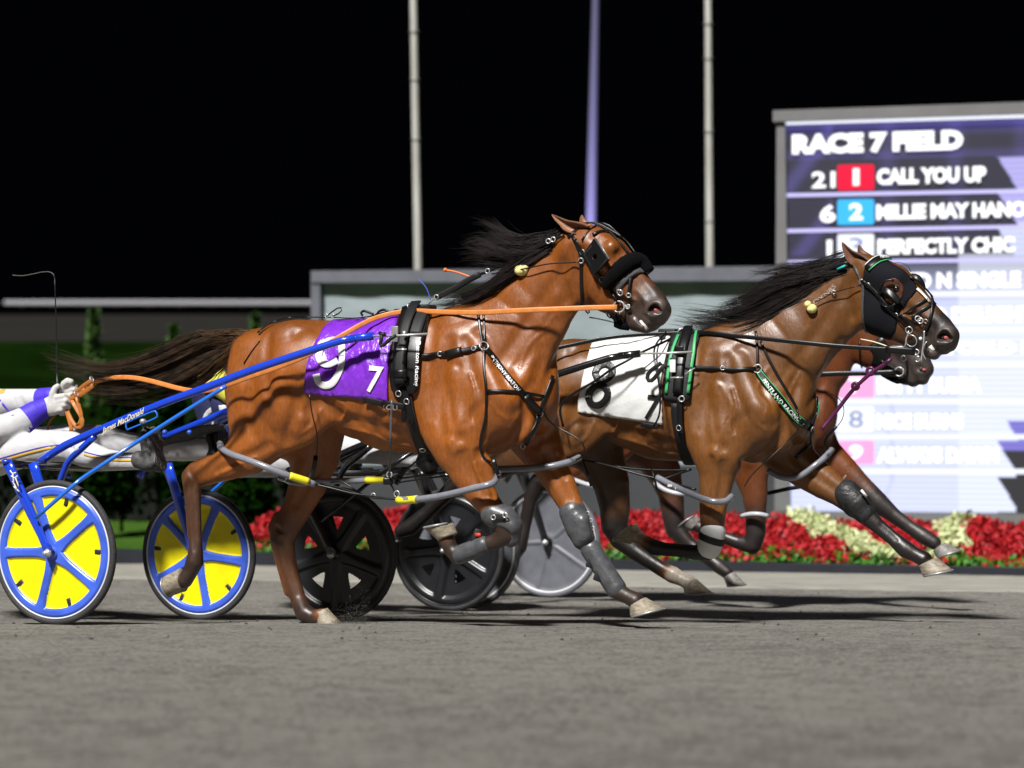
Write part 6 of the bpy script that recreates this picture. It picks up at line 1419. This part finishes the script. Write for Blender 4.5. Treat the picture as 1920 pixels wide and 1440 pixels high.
S8.strap('far_collar', [(1556, 738), (1552, 762), (1545, 785), (1536, 802)], .022, M['leather'], H8, .008, .006); S8.strap('green_edge', [(1552, 752), (1546, 772), (1538, 790)], .006, M['green'], bc8, .020, .002)
S8.strap('collar_cross', [(1500, 797), (1518, 787), (1534, 772), (1548, 760)], .010, M['leather'], H8, .014, .004); bring('ring', F8, S8, 1534, 810, .014, bc8)
S8.strap('belly_tie', [(1532, 814), (1522, 832), (1506, 846), (1492, 858)], .020, M['leather'], H8, .012, .006)
rope('hobble_cord', F8, S8, [(1494, 766, .2), (1500, 800, .2), (1478, 826, .2), (1440, 862, .25), (1410, 890, .25), (1396, 912, .25)], .003, M['leather'], H8)
rope('far_cord', F8, None, [(1556, 738, -.05), (1572, 745, -.1), (1582, 760, -.12), (1583, 778, -.12), (1575, 795, -.12), (1562, 806, -.1)], .002, M['leather'], H8)
rope('far_tie', F8, None, [(1568, 800, -.12), (1555, 815, -.14), (1545, 828, -.16), (1552, 842, -.17), (1558, 858, -.17)], .008, M['leather'], H8)
# plum leather check running from bit to chest
pc = rope('running_strap', F8, S8, [(1672, 672, -.02), (1655, 686, -.02), (1640, 694, -.02), (1612, 718, -.02), (1590, 742, -.02), (1560, 782, -.02), (1540, 806, .0)], .0105, M['magenta'], H8)
for x, y, r in ((1632, 696, .018), (1604, 724, .016)): ring(F8.px(x, y, -.02), r, .0085, F8.v).build('strap_eye', M['magenta'], pc)
# hood and bridle
hood = S8.patch('hood', [(1622, 494), (1634, 482), (1650, 476), (1668, 490), (1690, 503), (1712, 522), (1722, 543), (1706, 562), (1690, 585), (1683, 612), (1672, 640), (1650, 636), (1624, 629), (1617, 600), (1615, 560), (1616, 530), (1618, 510)], mat('hood_cloth', (.008, .0085, .012), .9, spec=.2, bump=.3, bscale=220, bdist=.002), H8, lift=.006, thick=.003, step=6)
tag(hood, 'black cloth hood over the horse\'s face')
S8.strap('browband', [(1626, 505), (1640, 492), (1655, 486), (1668, 486)], .034, M['leather'], hood, .010, .005); S8.strap('green_edge', [(1631, 508), (1643, 497), (1656, 491), (1669, 491)], .006, M['green'], hood, .016, .002); S8.strap('pale_edge', [(1624, 499), (1637, 487), (1652, 481), (1664, 481)], .005, M['numwhite'], hood, .016, .002)
text_on('browband_lettering', 'PERFECT', lambda x, y: S8.hit(x, y, .018)[0], (1650, 489), (18, -1), (-1, -5), M['numwhite'], hood, bold=.01)
# eye patch of coat inside the cup, rim of the cup
P = [];
eyec, en = S8.hit(1675, 545, .010); cup = MB(); a_ = en.orthogonal().normalized(); b_ = en.cross(a_)
patch8 = []
V = [eyec]+[eyec+(a_*math.cos(R(i*15))+b_*math.sin(R(i*15)))*.052+en*(.002) for i in range(24)]
pt = S8.patch('eye_opening', [(1675+21*math.cos(R(i*20)), 545+25*math.sin(R(i*20))) for i in range(18)], mat('eye_skin', (.10, .035, .018), .4, noise=.4, nscale=30, bump=.3, bscale=60), hood, lift=.010, thick=.002, step=5)
P = [S8.hit(1671+19*math.cos(R(a)), 548+24*math.sin(R(a)), .016+.02*(math.cos(R(a-200))*.5+.5))[0] for a in range(40, 300, 12)]; tube(P, .0055, 8).build('cup_rim', M['leather'], hood)
P, N = S8.path([(1653, 531), (1660, 541), (1668, 552), (1675, 562), (1684, 570)], .030, step=4); ribbon(P, N, [.024+.016*math.sin(i/len(P)*3.1) for i in range(len(P))], .004).build('eye_cup', M['leather'], hood)
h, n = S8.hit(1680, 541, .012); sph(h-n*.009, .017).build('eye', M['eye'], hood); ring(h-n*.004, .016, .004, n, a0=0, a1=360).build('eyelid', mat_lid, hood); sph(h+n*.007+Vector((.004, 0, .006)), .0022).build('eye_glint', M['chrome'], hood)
# far-side cup beyond the forehead
P = crom([F8.px(x, y, -.10) for x, y in ((1698, 520), (1708, 513), (1722, 515), (1732, 528), (1735, 542), (1728, 548))], .01)
c = F8.px(1712, 535, -.10); V = [c]+P; o = link('far_cup', V, [[0, i, i+1] for i in range(1, len(P))], M['leather'], hood); sm = o.modifiers.new('s', 'SOLIDIFY'); sm.thickness = .02; sm.offset = 0
b8_ = S8.strap('bridle', [(1603, 498), (1608, 510), (1616, 525), (1620, 540), (1619, 570), (1620, 600), (1624, 625)], .012, M['boot'], H8, .010, .004); tag(b8_, 'black racing bridle with steel rings')
S8.strap('cheek_strap', [(1618, 525), (1636, 540), (1650, 557), (1664, 575), (1682, 590), (1700, 606), (1706, 615)], .020, M['leather'], b8_, .016, .004)
S8.strap('nose_strap', [(1686, 594), (1704, 582), (1722, 570), (1738, 562)], .013, M['leather'], b8_, .008, .004); S8.strap('nose_strap', [(1708, 598), (1720, 588), (1735, 578), (1752, 570)], .018, M['leather'], b8_, .008, .004)
S8.strap('nose_strap', [(1745, 552), (1748, 575), (1744, 600), (1735, 622)], .016, M['leather'], b8_, .010, .005); S8.strap('white_strap', [(1718, 542), (1730, 553), (1742, 567)], .014, M['numwhite'], b8_, .008, .003)
S8.strap('face_strap', [(1702, 520), (1718, 532), (1734, 547), (1745, 560)], .014, M['leather'], b8_, .014, .004); S8.strap('cheek_lower', [(1690, 590), (1712, 606), (1726, 604)], .014, M['leather'], b8_, .010, .004)
for x, y in ((1617, 527), (1629, 534), (1682, 590), (1738, 600)): buckle(S8, x, y, b8_, .012)
for x, y, r in ((1706, 617, .017), (1712, 637, .030), (1720, 599, .013), (1727, 602, .013), (1694, 672, .013), (1720, 673, .013)): bring('ring', F8, S8, x, y, r, b8_, lift=.02) if y < 650 else bring('ring', F8, S8, x, y, r, b8_, w=.07)
tube(crom([F8.px(x, y, .09) for x, y in ((1733, 620), (1732, 640), (1729, 662), (1727, 678))], .01), .004, 6).build('bit_shank', M['chrome'], b8_); tube(crom([F8.px(x, y, .09) for x, y in ((1704, 620), (1700, 634), (1697, 650))], .01), .003, 6).build('bit_shank', M['chrome'], b8_)
sph(F8.px(1726, 635, .10), .009).build('bit_knob', M['numwhite'], b8_)
tube(crom([F8.px(x, y, .085) for x, y in ((1738, 640), (1732, 650), (1731, 664), (1736, 674))], .01), .003, 6).build('bit_loop', M['chrome'], b8_)
rope('throat_cord', F8, None, [(1614, 636, .05), (1640, 641, .06), (1665, 650, .07), (1680, 655, .08)], .003, M['script'], b8_)
tube([F8.px(1670, 651, .09), F8.px(1690, 651, .09), F8.px(1700, 655, .09)], .006, 6).build('fleece_bit', M['numwhite'], b8_)
rope('brow_cord', F8, None, [(1676, 493, 0), (1690, 490, 0), (1702, 492, 0), (1704, 502, 0), (1708, 510, 0)], .0015, M['leather'], b8_)
# ear plug and cords, check strap
rope('head_cord', F8, S8, [(1528, 568, .1), (1545, 558, .1), (1564, 548, .1), (1590, 541, .1), (1612, 535, .1)], .0028, M['leather'], H8); bring('ring', F8, S8, 1564, 548, .009, H8)
h, n = S8.hit(1524, 580, .018); e_ = MB(); sph(h, .024, e_, sc=(1.1, 1, 1)); sph(h+Vector((-.020, 0, .022)), .018, e_); e_.build('ear_plug', M['plug'], H8)
oc8 = belt('overcheck', F8, S8, [(1515, 524, .05), (1540, 512, .06), (1565, 500, .07), (1592, 492, .08)], .016, M['leather'], H8, .005); rope('cyan_tape', F8, S8, [(1570, 505, .08), (1585, 498, .09)], .006, M['cyan'], oc8)
text_along('neck_brand', 'OXN85', S8, [(1526, 568), (1545, 555), (1566, 535)], 7.5, mat('brand_hair', (.42, .33, .26), .6), H8, lift=.0035, bold=0)
# reins of the middle horse
r8 = empty('reins', Matrix.Translation(F8.px(1300, 630, .12)), 'black leather reins along the neck of the horse in the white cloth', 'reins')
rein('rein', [(1280, 624, .09), (1320, 626, .13), (1400, 632, .17), (1480, 640, .19), (1560, 648, .18), (1630, 653, .14), (1680, 656, .11), (1716, 660, .09)], .022, M['leather'], F8, S8, r8, .004)
rein('rein_end', [(1660, 655, .12), (1690, 657, .11), (1716, 660, .09)], .036, M['leather'], F8, S8, r8, .006)
rein('rein', [(486, 740, .08), (600, 700, .2), (800, 680, .3), (1000, 660, .3), (1150, 632, .15), (1280, 624, .09)], .020, M['leather'], F8, S8, r8, .003)
ring(F8.px(1718, 660, .09), .013, .003, F8.v).build('rein_ring', M['chrome'], r8)
# hobbles of the middle horse
h8 = hobble('hobble', F8, S8, [(1232, 895, .14), (1265, 912, .18), (1300, 928, .26), (1335, 940, .29), (1360, 940, .26), (1372, 930, .18)], .0165, M['hobble'], H8)
hobble('hobble', F8, S8, [(1440, 882, -.05), (1465, 895, -.04), (1495, 895, -.05), (1525, 876, -.07), (1548, 856, -.12), (1560, 842, -.2)], .0160, M['hobble'], H8)
for pts in ([(1086, 862, .1), (1120, 868, .12), (1160, 878, .14), (1200, 890, .14), (1232, 897, .14)], [(1150, 874, .1), (1200, 880, .1), (1260, 882, .1), (1296, 880, .1)], [(1222, 880, .1), (1228, 900, .14), (1232, 918, .12)], [(1226, 893, .14), (1260, 905, .17), (1305, 918, .2)], [(1296, 880, .1), (1262, 892, .1), (1236, 902, .12)], [(1092, 862, .1), (1102, 890, .1), (1108, 912, .1)]):
    rope('hobble_strap', F8, None, pts, .006, M['leather'], H8)
mb = MB()
for t in (0, 1, 2): box(F8.px(1256+t*14, 911+t*5, .20), (.024, .01, .014), mb=mb, bev=.003)
box_o = [box(F8.px(1256+t*14, 911+t*5, .20), (.024, .01, .014), bev=.003).build('hobble_rivet', M['numwhite'], h8) for t in range(3)]
# boots of the middle horse
b, _ = sdf_part('knee_boot', F8, [([(1588, 926, 27, -.15, .95), (1606, 944, 28, -.15, .95), (1622, 962, 21, -.15, .95)], .02)], M['bootblack'], H8, .006); box(F8.px(1620, 925, -.08), (.012, .01, .045), Matrix.Rotation(R(-40), 3, 'Y')).build('boot_label', M['numwhite'], b)
b, _ = sdf_part('knee_boot', F8, [([(1337, 996, 24, .18, .95), (1334, 1010, 24.5, .18, .95), (1330, 1026, 23, .18, .95)], .02)], M['bootwhite'], H8, .006); tube([F8.px(1336.5, 1004, .18), F8.px(1334.5, 1010, .18), F8.px(1332.5, 1016, .18)], [.0700, .0715, .0695], 28).build('boot_band', M['nylon'], b)

# ================= far horse
brc = SCF.strap('bridle', [(1650, 675, 0), (1672, 688), (1690, 700)], .014, M['leather'], HC, .008, .004); tag(brc, 'black bridle with fleece pads')
SCF.strap('throat_strap', [(1612, 640), (1614, 665), (1615, 692)], .012, M['leather'], brc, .008, .004); SCF.strap('face_mask', [(1640, 640), (1655, 662), (1648, 690)], .10, M['leather'], brc, .004, .003)
rope('nose_strap', FC, SCF, [(1700, 668, .07), (1702, 690, .07), (1698, 715, .06)], .006, M['leather'], brc); ring(FC.px(1686, 697, .085), .025, .004, FC.v).build('bit_ring', M['chrome'], brc)
P = [FC.px(x, y, .05) for x, y in ((1655, 700), (1668, 708), (1684, 714), (1696, 712))]; tube(crom(P, .01), .018, 10).build('chin_fleece', M['fluff'], brc)
rC = empty('reins', Matrix.Translation(FC.px(1600, 700, .1)), 'dark rein of the far horse, ending at its bit below the plum strap', 'reins')
belt('rein', FC, SCF, [(1400, 712, .2), (1480, 706, .19), (1560, 701, .16), (1620, 700, .12), (1680, 698, .09)], .028, M['leather'], rC, .004)
hobble('hobble', FC, None, [(1390, 968, .24), (1405, 964, .27), (1425, 964, .27), (1440, 968, .24)], .014, M['hobbleclear'], HC)
hobble('hobble', FC, None, [(1228, 905, -.02), (1245, 918, .0), (1272, 926, .0), (1290, 925, -.04)], .014, M['hobbleclear'], HC)
hobble('hobble', FC, None, [(1070, 896, .2), (1090, 905, .26), (1118, 913, .26), (1140, 915, .2)], .014, M['hobbleclear'], HC)
hobble('hobble', FC, None, [(1582, 898, -.1), (1592, 884, -.1), (1600, 872, -.14)], .014, M['hobbleclear'], HC)
hobble('hobble_strap', FC, None, [(1440, 925, .0), (1480, 916, .0), (1520, 910, .0)], .012, M['leather'], HC)
# ================= dirt thrown by the hooves
dirtm = mat('flying_dirt', (.07, .065, .057), 1)
g = np.random.default_rng(21); mb = MB()
for i in range(1500):
    t = g.random(); x = 628+t*62+g.normal(0, 6); y = 1172-abs(g.normal(0, 1))*(8+t*26); y = min(y, 1174)
    if i > 1350: x = g.uniform(760, 980); y = 1150-abs(g.normal(0, 12))
    p = F9.px(x, y, -.15+g.normal(0, .04)); s = .0011+.0028*g.random()**2; d = Vector(g.normal(0, 1, 3)).normalized(); a = d.orthogonal().normalized()
    mb.add([p+d*s, p+a*s, p-a*s*.8+d.cross(a)*s*.6, p-d.cross(a)*s], [[0, 1, 2], [0, 2, 3], [0, 3, 1], [1, 3, 2]])
tag(mb.build('thrown_dirt', dirtm), 'fine dark dirt thrown up by the landing hoof', None, None, 'stuff')
mb = MB()
for i in range(500):
    x = g.uniform(0, 1920); Y = g.uniform(9.5, 18); X = (x-960)/FPX*Y; z = zt(X, Y); s = .003+.008*g.random()**4; p = Vector((X, Y, z+s*.3)); a = g.normal(0, 1, 3)
    V = [p+Vector((s*(1+.3*a[0]), 0, 0)), p+Vector((0, s, 0)), p-Vector((s, 0, 0)), p-Vector((0, s*(1+.3*a[1]), 0)), p+Vector((0, 0, s*.8)), p-Vector((0, 0, s*.5))]
    mb.add(V, [[0, 1, 4], [1, 2, 4], [2, 3, 4], [3, 0, 4], [1, 0, 5], [2, 1, 5], [3, 2, 5], [0, 3, 5]])
tag(mb.build('track_clods', dirtm, None, False), 'small dark clods scattered on the track', None, None, 'stuff')
